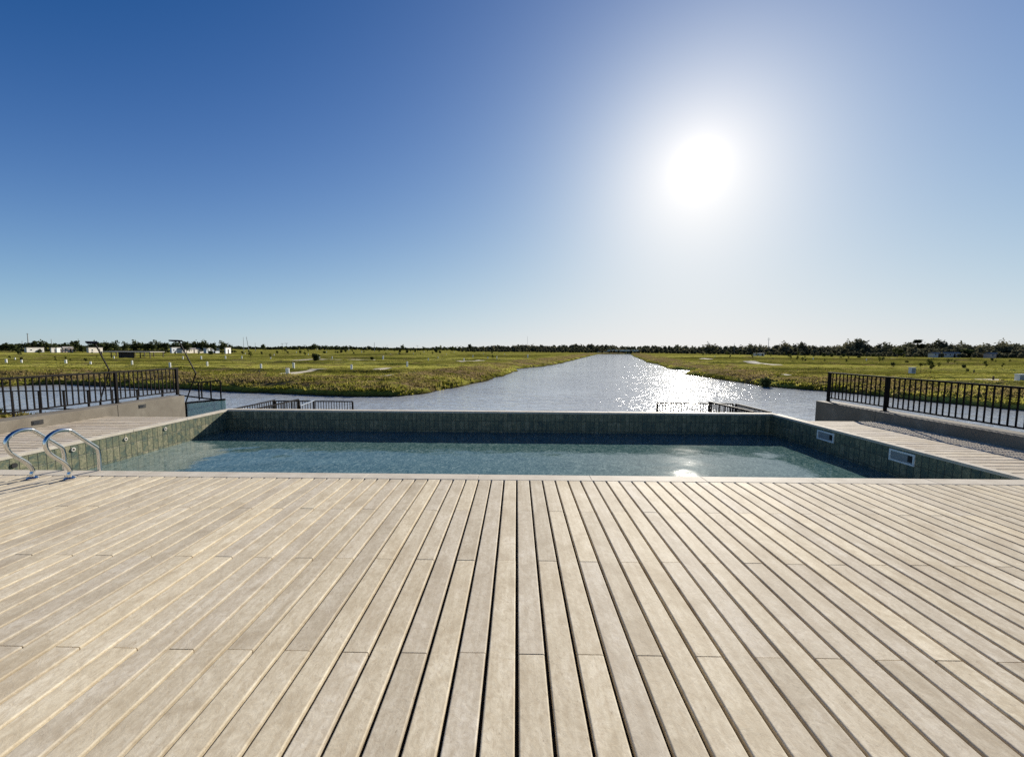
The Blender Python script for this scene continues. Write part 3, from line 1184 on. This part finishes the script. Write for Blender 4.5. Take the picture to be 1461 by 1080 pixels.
# the open row of single trees on the left
ROW = 205.0
row = [
    (3, 490, 'broad', 1.0), (14, 488.2, 'broad', 1.1), (24, 491.5, 'bush', .9), (44, 485.5, 'broad', 1.2), (61, 486, 'round', 1.1), (77, 491, 'round', 1.0), (97, 488, 'broad', .9), (107.5, 485, 'oval', 1.2),
    (118, 492, 'bush', .8), (137, 487, 'round', 1.25), (148, 487.5, 'oval', 1.25), (155.5, 488, 'oval', 1.1), (164.5, 487.2, 'round', .95), (179.5, 488.5, 'round', .9), (194.5, 486.5, 'round', 1.2),
    (211, 486.6, 'broad', 1.1), (225, 486.8, 'round', 1.2), (237, 488.3, 'oval', 1.2), (252, 487.5, 'round', 1.1), (266, 486, 'oval', 1.3), (277.5, 486.3, 'oval', 1.2), (291, 486, 'round', 1.2),
    (304, 488.4, 'oval', 1.0), (318, 487.5, 'round', 1.0), (328, 491, 'oval', 1.0)]
ordw = ['first', 'second', 'third', 'fourth', 'fifth', 'sixth', 'seventh', 'eighth', 'ninth', 'tenth', 'eleventh', 'twelfth', 'thirteenth', 'fourteenth', 'fifteenth', 'sixteenth', 'seventeenth', 'eighteenth',
        'nineteenth', 'twentieth', 'twenty-first', 'twenty-second', 'twenty-third', 'twenty-fourth', 'twenty-fifth']
look = {'broad': 'broad twin-crowned', 'round': 'round-crowned', 'oval': 'slender oval', 'bush': 'low bushy'}
for i, (px, ty_, key, wd) in enumerate(row):
    tree('row_tree', key, px, 0, ty_, '%s dark tree, %s from outer end of the row behind white sheds' % (look[key], ordw[i]), 'single dark trees behind the white sheds', zc=ROW + rnd.uniform(-6, 10), wide=wd)

# small single trees along the low middle horizon
for (px, by, tp_, key, wd, lab) in (
        (375.5, 500, 490.5, 'oval', 1.0, 'small dark tree alone on the low horizon, nearest the two slanting masts'),
        (421.5, 500, 494, 'round', 1.0, 'very small dark tree next to the flat-headed street lamps'),
        (448.5, 500, 490.5, 'round', 1.2, 'compact dark tree on the horizon next to a white marker'),
        (494, 499.5, 492.5, 'broad', 1.0, 'small spreading dark tree on the horizon next to the last white marker'),
        (574.5, 499.5, 492, 'round', 1.0, 'small round dark tree on the low horizon left of the dense wood'),
        (604.5, 502, 495, 'round', 1.0, 'dark bushy tree on the low horizon near a flat-headed lamp'),
        (670, 501.5, 491, 'column', 1.6, 'dark columnar tree at the start of the dense wood')):
    tree('horizon_tree', key, px, by, tp_, lab, 'single trees on the low horizon', wide=wd)

# distinct trees in the wood on the right
for (px, tp_, key, wd, lab, zc) in (
        (1013, 490.8, 'wood', 1.6, 'wide grey-green tree topping the wood above the sandy inlet', 285),
        (1072, 491.6, 'wood', 1.0, 'round tree in the wood next to a spire-topped one', 285),
        (1120, 489.8, 'wood', 1.5, 'wide flat-topped tree in the wood right of the thin mast', 275),
        (1145, 489.0, 'wood_tall', 1.1, 'tall narrow tree in the wood above the parapet corner', 275),
        (1224, 484.2, 'wood_tall', 1.35, 'tallest tree of the wood, rising clear above the rest', 262),
        (1212, 488.0, 'wood', 1.1, 'rounded tree leaning against the tallest one of the wood', 258),
        (1308.5, 484.6, 'palm', 1.2, 'palm-like tree with small tufted head above the wood', 250),
        (1342, 486, 'wood_tall', 1.3, 'tall ragged tree in the wood right of the palm-like one', 245),
        (1312, 490.5, 'column', 2.2, 'dark dense conifer under the palm-like tree', 243),
        (1430, 487.6, 'wood', 1.0, 'dome-shaped tree standing above the wood near the frame edge', 238),
        (1380, 497, 'bush', 1.5, 'pale bushy tree in front of the wood beside the low house', 218),
        (1281, 497, 'sapling_dark', 2.0, 'yellow-green young tree in front of the wood', 205)):
    tree('wood_tree', key, px, 0, tp_, lab, 'trees that stand out of the wood', zc=zc, wide=wd)

# the wood itself: one mass nobody could count
skyl = [(655, 497), (668, 495.5), (690, 493.5), (720, 492.5), (735, 491.8), (770, 492.8), (800, 492.5), (838, 491.4), (850, 491), (880, 493), (912, 494), (930, 493), (950, 494), (965, 493), (985, 495), (1013, 493), (1040, 494.8), (1055, 493),
        (1072, 492.4), (1095, 493.5), (1110, 492.8), (1125, 491.5), (1145, 491), (1157, 491.5), (1175, 493), (1190, 492), (1210, 489.5), (1232, 490), (1245, 492), (1260, 490), (1300, 489.8), (1330, 488.8), (1350, 488.8),
        (1380, 489.8), (1410, 489.2), (1430, 489), (1445, 490.6), (1470, 490.6), (1560, 490), (1700, 490)]
sx_, sy_ = zip(*skyl)
wv = []
r = np.random.RandomState(5)


def wood_row(x0, x1, step, dfun, hf, lsize, nl):
    px = x0
    while px < x1:
        dd = dfun(px) * r.uniform(.97, 1.06)
        tp_ = float(np.interp(px, sx_, sy_))
        q = aty(px, tp_, dd)
        zg = hz(q.x, q.y)
        hh = max(2.0, (q.z - zg)) * hf * r.uniform(.80, 1.03)
        wd = hh * r.uniform(.30, .55)
        wv.append(crown_arrays(r, q.x, q.y, zg + hh * .52, wd, wd, hh * .48, nl, lsize * dd / 300, 12))
        px += step * r.uniform(.6, 1.4)


def dwood(px):
    return float(np.interp(px, [640, 860, 900, 1100, 1300, 1461, 1700], [420, 400, 390, 300, 250, 225, 200]))


wood_row(1620, 2500, 10.0, dwood, 1.0, .62, 330)
wood_row(655, 1620, 5.0, dwood, 1.0, .62, 330)
wood_row(660, 1620, 6.5, lambda p: dwood(p) * .94, .70, .6, 240)
wood_row(660, 1620, 5.0, lambda p: dwood(p) * .90, .36, .55, 140)
wm = quads('wood', np.concatenate(wv))
o = link('wood', wm, M['leaf_grey'])
tag(o, 'dense grey-green wood along the horizon', None, None, 'stuff')

# low dark line of far trees and scrub along the left and middle horizon
wv = []
for px in np.concatenate([np.arange(-1100, -150, 9.0), np.arange(-150, 700, 3.0)]):
    dd = 520 * r.uniform(.9, 1.1)
    q = aty(px, 497, dd)
    zg = hz(q.x, q.y)
    hh = (4.6 + 1.2 * math.sin(px * .03)) * r.uniform(.75, 1.1)
    wv.append(crown_arrays(r, q.x, q.y, zg + hh * .5, hh * .9, hh * .6, hh * .5, 60, 1.0, 8))
for px in np.concatenate([np.arange(-900, -150, 8.0), np.arange(-150, 335, 2.4)]):
    dd = (ROW + 18) * r.uniform(.96, 1.08)
    q = aty(px, 497, dd)
    zg = hz(q.x, q.y)
    hh = 1.9 * r.uniform(.5, 1.15) * (1.0 if px < 235 else .7)
    wv.append(crown_arrays(r, q.x, q.y, zg + hh * .5, hh * .9, hh * .6, hh * .5, 46, .34, 8))
for px in np.arange(700, 880, 3.2):
    dd = 405 * r.uniform(.98, 1.03)
    q = aty(px, 497, dd)
    zg = hz(q.x, q.y)
    hh = 2.2 * r.uniform(.6, 1.15)
    wv.append(crown_arrays(r, q.x, q.y, zg + hh * .5, hh * .9, hh * .6, hh * .5, 40, .5, 8))
wm = quads('treeline', np.concatenate(wv))
o = link('treeline', wm, M['leaf_dark'])
tag(o, 'low dark line of scrub and far trees along the horizon', None, None, 'stuff')

# saplings and bushes on the meadow
saps = [
    (28, 510, 499, 'sapling_dark', 'left sapling'), (57, 508, 498, 'sapling_dark', ''), (122, 519, 511, 'sapling_dark', ''), (80, 516, 510.5, 'sapling', ''), (101, 516, 511, 'sapling', ''),
    (300, 505.5, 500, 'bush', ''), (358, 519.5, 500, 'sapling_thin', ''), (407, 512, 494, 'sapling_thin', ''), (452, 514.5, 504, 'bush', ''), (530.5, 513.5, 508.5, 'bush', ''),
    (629, 505, 492, 'sapling_thin', ''), (646, 505, 493, 'sapling_thin', ''), (487, 503.5, 499, 'bush', ''), (622, 503, 498.5, 'bush', ''), (581, 503.5, 499.5, 'bush', ''), (703, 513, 506, 'sapling', ''), (386, 512, 504, 'sapling', ''),
    (1210, 516, 508, 'sapling_thin', ''), (1207, 519, 516, 'bush', ''), (1327.5, 534, 511, 'sapling', ''), (1313, 534, 516, 'sapling_thin', ''), (1352, 521, 511, 'sapling', ''), (1362, 523, 513, 'sapling_thin', ''),
    (1406, 526, 514, 'sapling', ''), (1379.5, 533.5, 526, 'sapling_dark', ''), (1175, 509, 503, 'bush', ''), (1187, 509, 504, 'bush', ''), (1203, 509, 504.5, 'bush', ''), (1246, 509, 504.5, 'bush', ''),
    (1128, 514, 505, 'sapling', ''), (1137, 516, 507, 'sapling', ''), (1145, 517, 508.5, 'sapling', ''), (1093, 541, 537.6, 'bush', ''), (1081, 510, 506.2, 'bush', ''), (1420, 519, 513, 'sapling', ''), (1255, 518, 509, 'sapling', ''), (1440, 522, 512, 'sapling_thin', '')]
sap_lab = [
    'dark sapling in front of the first white shed', 'dark bushy sapling between two white sheds', 'short dark sapling near the first bent lamp', 'tiny sapling beside a white post, near the sheds', 'tiny sapling right of a white post, near the sheds',
    'low dark bush before the pale blue building', 'thin tall sapling near the dark stake', 'thin sapling under the flat-headed street lamps', 'round dark bush beside a white post on the meadow', 'small bush on the far pale path strip',
    'thin bare sapling left of its twin near the columnar tree', 'thin bare sapling right of its twin near the columnar tree', 'low bush under the spreading horizon tree', 'low bush on the low horizon beside the thin saplings', 'low bush on the low horizon by a white post', 'yellow-green sapling between two white posts by the canal', 'sapling beside two white posts by the far pale path',
    'thin pale sapling beyond the corner of the dark railing', 'small dark bush beyond the corner of the dark railing', 'tallest leafy sapling behind the dark railing', 'thin sapling left of the tallest one behind the dark railing', 'leafy sapling right of the tallest one, farther off', 'thin sapling of a pair beyond the dark railing',
    'spreading sapling between the dark stakes and the wood', 'short dark sapling behind the dark railing', 'first dark bush of a line below the wood', 'second dark bush of a line below the wood', 'third dark bush of a line below the wood', 'last dark bush of a line below the wood',
    'first of three saplings on the far bank', 'middle one of three saplings on the far bank', 'last of three saplings on the far bank', 'low dark bush close to the far bank edge', 'dark bush in front of the small white cabin', 'sapling near the low house by the wood', 'sapling between the railing corner and the wood', 'thin sapling near the white utility box']
for (px, by, tp_, key, _), lab in zip(saps, sap_lab):
    tree('bush' if key == 'bush' else 'sapling', key, px, by, tp_, lab, 'bushes on the meadow' if key == 'bush' else 'saplings planted on the meadow', 'bush' if key == 'bush' else 'sapling', None, 1.0)

# many more very small plants and posts far out, in loose planted lines
spots = []
for (px0, px1, py, n_) in ((360, 660, 504.2, 12), (400, 720, 507.4, 13), (230, 470, 508.0, 8), (10, 230, 513.5, 7), (480, 700, 502.2, 12), (1010, 1300, 508.5, 13), (1040, 1340, 512.5, 11), (1150, 1461, 517.5, 9), (1270, 1461, 524.0, 5)):
    for i in range(n_):
        spots.append((px0 + (px1 - px0) * (i + rnd.uniform(-.35, .35)) / n_, py + rnd.uniform(-.5, .5)))
for (px, py) in spots:
    key = rnd.choice(['sapling_dark', 'bush', 'sapling', 'sapling_dark', 'sapling_thin'])
    b = on_ground(px, py)
    if float(sdf(np.array([b.x]), np.array([b.y]))[0]) < 3:
        continue
    hp = rnd.uniform(2.5, 4.5) if key == 'bush' else rnd.uniform(4.5, 8)
    tree('bush' if key == 'bush' else 'sapling', key, px, py, py - hp, 'tiny low bush far out on the meadow' if key == 'bush' else 'tiny young tree far out on the meadow',
         'tiny bushes far out on the meadow' if key == 'bush' else 'tiny young trees far out on the meadow', 'bush' if key == 'bush' else 'sapling')

# ------------------------------------------------------------------ white utility posts
pm = MB()
pm.tube([(0, 0, 0), (0, 0, .88)], .17, 16)
post_body = pm.mesh('body')
post_body.materials.append(M['white'])
cm_ = MB().tube([(0, 0, .8805), (0, 0, .95), (0, 0, 1.0)], [.19, .19, .11], 16).mesh('cap')
cm_.materials.append(M['white'])
posts = [
    (9, 518.8, 6.5, 'white post nearest the outer end of the left meadow, before the sheds'), (31, 519.6, 6.3, 'white post below the first dark sapling'), (94, 520, 6.6, 'white post between two tiny saplings'),
    (129.5, 522.4, 6.6, 'white post just left of the bent lamp behind the railing'), (188.6, 520.8, 6.3, 'white post below the flat-roofed shelter'), (242.7, 525.2, 8, 'white post just above the end of the parapet railing'),
    (295.7, 522.6, 6.6, 'white post right of the taller bent lamp'), (372.5, 527.2, 8, 'white post standing behind the dark stake'), (410.4, 534, 8.5, 'thick white post on the pale sandy path, nearest the water'),
    (419, 525.6, 8, 'slim white post behind the thick one'), (501.6, 528.6, 8.5, 'white post in the middle of the pale sandy path'), (581, 523, 7, 'white post alone on the grass above the bank'),
    (662, 515.4, 4.2, 'small white post at the start of the far path strip by canal'), (696, 513.4, 4.2, 'small white post left of the canal sapling'), (709, 511.6, 3.2, 'small white post right of the canal sapling'),
    (611, 514, 3, None), (625, 513.4, 3, None), (546.6, 512.8, 5, None), (474, 512.2, 3.6, None), (456, 512.2, 3.2, None), (386, 511.6, 3, None), (345, 511.2, 3.2, None), (321.7, 511.2, 3.6, None), (287, 511.2, 3.2, None),
    (261, 511.4, 3, None), (21.5, 513.2, 3, None), (162.6, 511.4, 3.4, None), (674.7, 509.6, 3, None), (753, 510, 4, None), (408.5, 500.6, 3, None), (452.5, 500, 3.2, None), (497.7, 500.6, 3.2, None),
    (391, 507, 2, None), (440, 506.5, 2, None), (516, 503, 2, None), (557, 507, 2, None), (568, 506, 2, None), (590, 506, 2.2, None), (637, 507.5, 2.4, None), (648, 503.5, 1.8, None), (690, 505.5, 2, None), (720, 507, 2.4, None), (605, 503, 1.8, None), (505, 506, 2, None), (466, 503, 1.8, None), (423, 503.4, 2, None), (350, 505.5, 2, None), (1020, 510, 2, None), (1160, 513, 2.4, None), (1236, 514.5, 2.6, None), (1272, 513, 2.2, None)]
for (px, by, hp, lab) in posts:
    b = on_ground(px, by)
    top = aty(px, by - hp, b.y)
    hh = max(.4, top.z - b.z)
    o = empty('utility_post', b, rnd.uniform(-.3, .3))
    wd = min(1.25, max(.75, hh))
    if lab and 'thick' in lab and 'behind' not in lab:
        wd *= 1.7
    o.scale = (wd, wd, hh)
    tag(o, lab or 'tiny white post far across the meadow', 'post', 'white posts on the meadow' if lab else 'tiny white posts far across the meadow')
    link('body', post_body, None, o)
    link('cap', cm_, None, o)

for (px, by, hp, lab) in ((369.8, 534, 6, 'short dark stake in front of a white post on the meadow'), (1417, 543, 6.5, 'dark stake on the pale path behind the dark railing'), (1389.5, 531.5, 4, 'small dark stake beyond the railing, farther than the path')):
    b = on_ground(px, by)
    top = aty(px, by - hp, b.y)
    o = MB().tube([(0, 0, -.1), (0, 0, (top.z - b.z) * .9), (0, 0, top.z - b.z)], [.09, .08, .03], 8).build('stake', M['wood_dark'])
    o.location = b
    tag(o, lab, 'stake')

for (px, by, wpx, hp, lab) in ((1301, 532.5, 6, 8.5, 'pale utility box on the meadow beyond the dark railing, smaller and farther'), (1456, 545.5, 11, 12, 'large pale utility box at the frame edge behind the dark railing')):
    b = on_ground(px, by)
    top = aty(px, by - hp, b.y)
    w = wpx * b.y / FPX
    hh = top.z - b.z
    o = empty('utility_box', b)
    tag(o, lab, 'utility box')
    MB().box(-w / 2, w / 2, -.25, .25, 0, hh - .06).build('cabinet', M['white'], o, bevel=.01)
    MB().box(-w / 2 - .04, w / 2 + .04, -.29, .29, hh - .0595, hh).build('lid', M['white'], o, bevel=.01)
    MB().box(-w / 2 + .05, w / 2 - .05, -.262, -.2505, .1, hh - .15).build('door', M['grey_plastic'], o)

# ------------------------------------------------------------------ far buildings


def cabin(name, px0, px1, by, ty_, mat, label, cat, dist=None, roofmat=None, gable=False, nwin=1, door=True, depth=3.0):
    pc = (px0 + px1) / 2
    if dist:
        q = aty(pc, 500, dist)
        b = Vector((q.x, q.y, hz(q.x, q.y)))
    else:
        b = on_ground(pc, by)
    w = (px1 - px0) * b.y / FPX
    hh = max(1.6, aty(pc, ty_, b.y).z - b.z)
    rz = 0
    if pc < 700:
        rz = R(95)
        depth = .22 * w
        w = (w - depth * .8) / .55
    o = empty(name, b, rz)
    tag(o, label, cat)
    rh = hh * (.28 if gable else .08)
    MB().box(-w / 2, w / 2, 0, depth, -.3, hh - rh).build('wall', mat, o)
    z0 = hh - rh + .002
    if gable:
        MB().add([(-w / 2 - .2, -.2, z0), (w / 2 + .2, -.2, z0), (w / 2 + .2, depth + .2, z0), (-w / 2 - .2, depth + .2, z0), (-w / 2 - .2, depth / 2, hh), (w / 2 + .2, depth / 2, hh)],
                 [(0, 1, 5, 4), (2, 3, 4, 5), (0, 4, 3), (1, 2, 5), (0, 3, 2, 1)]).build('roof', roofmat or M['roof'], o)
    else:
        MB().box(-w / 2 - .12, w / 2 + .12, -.12, depth + .12, z0, hh).build('roof', roofmat or M['shed_roof'], o)
    n = nwin + (1 if door else 0)
    for i in range(n):
        xc = -w / 2 + w * (i + .5) / n
        if door and i == n // 2:
            MB().box(xc - .45, xc + .45, -.03, -.003, -.0, min(2.0, hh * .72)).build('door', M['wood_dark'], o)
        else:
            f = MB().box(xc - .5, xc + .5, -.04, -.004, hh * .38, hh * .68).build('window', M['white'], o)
            MB().box(xc - .42, xc + .42, -.05, -.0405, hh * .41, hh * .65).build('pane', M['window'], f)
    return o


cabin('shed', 43.5, 58, 503, 495.8, M['white_wall'], 'white flat shed left of the other sheds, under a broad tree', 'shed', 192)
cabin('shed', 75.5, 82.6, 503, 496, M['white_wall'], 'narrow white shed left of its brighter twin', 'shed', 192, nwin=0)
cabin('shed', 83.6, 91.5, 503, 495.6, M['white'], 'bright white shed between a white and a pinkish one', 'shed', 191, nwin=0)
cabin('house', 93, 102, 503, 494.6, M['pink_wall'], 'small pinkish house right of the white sheds', 'house', 190, gable=True, roofmat=M['roof'])
cabin('shed', 130, 143.5, 503, 495.8, M['cream_wall'], 'cream shed behind the first bent lamp', 'shed', 192)
cabin('building', 246, 256, 501, 495.6, M['blue_wall'], 'small pale blue building behind the taller bent lamp', 'building', 200, nwin=1)
cabin('building', 262, 292, 501, 496.4, M['cream_wall'], 'long low greyish building below the row of oval trees', 'building', 206, gable=True, nwin=4)
cabin('building', 295, 313, 501, 496.4, M['blue_wall'], 'low pale blue building at the end of the row of trees', 'building', 207, nwin=3)
cabin('shed', 322, 329.5, 501, 495.8, M['white'], 'bright white shed at the end of the row of trees', 'shed', 185, nwin=0)
cabin('cabin', 1080, 1091, 508, 503.6, M['white_wall'], 'small white cabin on the far meadow behind a dark bush', 'cabin', 215, nwin=1)
cabin('house', 1333, 1343, 508, 502.6, M['white_wall'], 'white house at the edge of the wood, left of the low dark one', 'house', 214, gable=True, nwin=1)
cabin('house', 1347, 1372, 508, 502.4, M['cream_wall'], 'long low house with dark roof at the edge of the wood', 'house', 216, gable=True, nwin=3)
cabin('house', 1414, 1427, 508, 503, M['pink_wall'], 'pinkish house at the wood edge near the frame side', 'house', 205, gable=True, nwin=1)

# open flat-roofed shelter
sd = 118.0
q0, q1 = aty(142, 502, sd), aty(214, 502, sd)
zg = hz((q0.x + q1.x) / 2, sd)
zr = aty(178, 501.6, sd).z
sh = empty('shelter', ((q0.x + q1.x) / 2, sd, zg))
tag(sh, 'long open shelter with thin flat roof and dark back wall on the meadow', 'shelter')
part(MB().box(q0.x, q1.x, sd, sd + 5, zr - .22, zr), 'roof', M['shed_roof'], sh)
xa, xb = aty(163, 502, sd).x, aty(185, 502, sd).x
part(MB().box(xa, xb, sd + 1.2, sd + 1.4, zg - .1, zr - .222), 'back_wall', M['wood_dark'], sh)
for i in range(6):
    x = q0.x + .3 + (q1.x - q0.x - .6) * i / 5
    for yy in (sd + .25, sd + 4.7):
        part(MB().box(x - .09, x + .09, yy - .09, yy + .09, zg - .2, zr - .223), 'post', M['wood_dark'], sh)

# footbridge that closes the canal
bd = 352.0
e0, e1 = aty(868, 500, bd), aty(912, 500.5, bd)
zt_, zb_ = aty(890, 499.3, bd).z, aty(890, 501.3, bd).z
br = empty('bridge', ((e0.x + e1.x) / 2, bd, WATER))
tag(br, 'long pale bridge beam across the far end of the canal', 'bridge')
part(MB().box(e0.x, e1.x, bd, bd + 4, zb_, zt_), 'beam', M['bridge'], br)
part(MB().box(e0.x - 9, e0.x + 9, bd + 4.1, bd + 6, zb_ - 1.0, zb_ - .45), 'abutment', M['cream_wall'], br)
for i in range(5):
    x = e0.x + 1 + (e1.x - e0.x - 2) * i / 4
    part(MB().box(x - .3, x + .3, bd + .5, bd + 3.5, WATER - .5, zb_ - .002), 'pier', M['wood_dark'], br)

# ------------------------------------------------------------------ masts and far lamps


def mast(px, top, dist, w, label, lean=0.0, cat='mast', arms=0):
    q = aty(px, top, dist)
    zg = hz(q.x, q.y)
    o = empty('mast', (q.x, q.y, zg))
    tag(o, label, cat)
    hh = q.z - zg
    MB().tube([(-lean * hh, 0, -.2), (0, 0, hh)], [w, w * .6], 6).build('pole', M['grey_plastic'], o)
    for i in range(arms):
        z = hh - .5 - i * .9
        xo = -lean * (hh - z)
        MB().box(xo - 1.0, xo + 1.0, -.06, .06, z - .12, z).build('crossarm', M['grey_plastic'], o)
    return o


mast(39, 475.5, 260, .34, 'thick dark mast rising behind the first white shed', 0, arms=1)
mast(73, 484, 250, .22, 'short dark mast left of the narrow white shed', 0)
mast(31.5, 486.5, 255, .20, 'short mast left of the thick one', .12)
mast(347, 481, 300, .16, 'thin upright mast left of the slanting one', 0)
mast(351.5, 480.5, 300, .26, 'slanting mast beside a thin upright one', -.14)
mast(364, 489, 300, .15, 'short thin mast right of the slanting one', 0)
mast(534, 488.5, 330, .24, 'single mast on the low middle horizon', 0)
mast(552, 492, 330, .12, 'short faint mast right of the single one', 0)
mast(1097, 482, 290, .20, 'thin tall lattice mast above the wood', 0, arms=2)
mast(1048, 489.5, 300, .12, 'faint short mast above the wood, left of the tall one', 0)
mast(752.5, 480, 420, .13, 'faint thin mast above the middle of the wood', 0)


def street_lamp(px, by, top, label):
    b = on_ground(px, by)
    q = aty(px, top, b.y)
    hh = q.z - b.z
    o = empty('street_lamp', b)
    tag(o, label, 'street lamp', 'flat-headed street lamps on the far meadow')
    MB().tube([(0, 0, -.1), (0, 0, hh)], [.11, .08], 6).build('pole', M['rail_metal'], o)
    MB().box(-.9, .9, -.35, .35, hh + .002, hh + .16).build('lamp_head', M['rail_metal'], o)


street_lamp(403, 502, 490.5, 'flat-headed street lamp left of its close twin on the horizon')
street_lamp(409, 503, 490.2, 'flat-headed street lamp right of its close twin on the horizon')
street_lamp(435, 502, 492.6, 'small flat-headed street lamp between the twins and a compact tree')
street_lamp(595.5, 502.5, 493.4, 'flat-headed street lamp alone near the dark bushy tree')

# ------------------------------------------------------------------ light
w = bpy.data.worlds.new('World')
S.world = w
w.use_nodes = True
nt = w.node_tree
nt.nodes.clear()


def wn(typ, **kw):
    nd = nt.nodes.new('ShaderNode' + typ)
    for k_, v_ in kw.items():
        setattr(nd, k_, v_)
    return nd


sky = wn('TexSky', sky_type='NISHITA')
sky.sun_disc = False
sky.sun_elevation = SUN_EL
sky.sun_rotation = SUN_AZ
sky.altitude = 0
sky.air_density = .6
sky.dust_density = .15
sky.ozone_density = 6.0
EXPO = .6
K = 2 ** -EXPO


def vmath(op, a, b=(0, 0, 0)):
    m = wn('VectorMath', operation=op)
    for i, v_ in enumerate((a, b)):
        if isinstance(v_, tuple):
            m.inputs[i].default_value = v_
        else:
            nt.links.new(v_, m.inputs[i])
    return m.outputs[0]


# contrast and soft shoulder of the clear sky
gm_ = wn('Gamma')
gm_.inputs['Gamma'].default_value = 1.937
nt.links.new(vmath('MULTIPLY', sky.outputs[0], (.1, .1, .1)), gm_.inputs['Color'])
hs_ = wn('HueSaturation')
hs_.inputs['Saturation'].default_value = .91
hs_.inputs['Value'].default_value = 8.55
nt.links.new(gm_.outputs[0], hs_.inputs['Color'])
sk_ = vmath('MAXIMUM', vmath('SUBTRACT', hs_.outputs[0], (.040, .014, .034)), (.004, .012, .02))
den = vmath('ADD', vmath('MULTIPLY', sk_, (1.227, 1.227, 1.227)), (1, 1, 1))
shl = vmath('DIVIDE', sk_, den)
bg = wn('Background')
bg.inputs['Strength'].default_value = .1
nt.links.new(vmath('MULTIPLY', shl, (10 * K, 10 * K, 10 * K)), bg.inputs['Color'])
# the sun's own aureole in the air around it
geo = wn('TexCoord')
nv = wn('VectorMath', operation='NORMALIZE')
nt.links.new(geo.outputs['Generated'], nv.inputs[0])
dt = wn('VectorMath', operation='DOT_PRODUCT')
nt.links.new(nv.outputs[0], dt.inputs[0])
dt.inputs[1].default_value = SUN


def wmath(op, a, b=0.0):
    m = wn('Math', operation=op)
    for i, v_ in enumerate((a, b)):
        if isinstance(v_, (int, float)):
            m.inputs[i].default_value = v_
        else:
            nt.links.new(v_, m.inputs[i])
    return m.outputs[0]


ang_ = wmath('ARCCOSINE', wmath('MINIMUM', dt.outputs['Value'], .999999))


def lobe(amp, deg, pw=1.0):
    x = wmath('DIVIDE', ang_, R(deg))
    if pw != 1.0:
        x = wmath('POWER', x, pw)
    return wmath('MULTIPLY', wmath('EXPONENT', wmath('MULTIPLY', x, -1.0)), amp)


aure = wmath('ADD', wmath('ADD', lobe(.8 * K, 1.2), lobe(.22 * K, 7.5, 1.3)), lobe(.40 * K, 13.5, 1.12))
bg2 = wn('Background')
bg2.inputs['Color'].default_value = (1.0, .84, .64, 1)
nt.links.new(aure, bg2.inputs['Strength'])
ad = wn('AddShader')
nt.links.new(bg.outputs[0], ad.inputs[0])
nt.links.new(bg2.outputs[0], ad.inputs[1])
wo = wn('OutputWorld')
nt.links.new(ad.outputs[0], wo.inputs['Surface'])

sl_ = bpy.data.lights.new('sun', 'SUN')
sl_.energy = 5.0
sl_.angle = R(.53)
sl_.color = (1.0, .935, .82)
so_ = bpy.data.objects.new('sun', sl_)
COL.objects.link(so_)
so_.rotation_euler = SUN.to_track_quat('Z', 'Y').to_euler()
so_.location = (0, 0, 30)

vs = S.view_settings
vs.view_transform = 'Standard'
vs.look = 'None'
vs.exposure = EXPO
vs.gamma = 1
S.render.engine = 'CYCLES'
S.cycles.use_denoising = False
S.cycles.max_bounces = 6
S.cycles.sample_clamp_indirect = 3
S.cycles.caustics_reflective = False
S.cycles.caustics_refractive = False
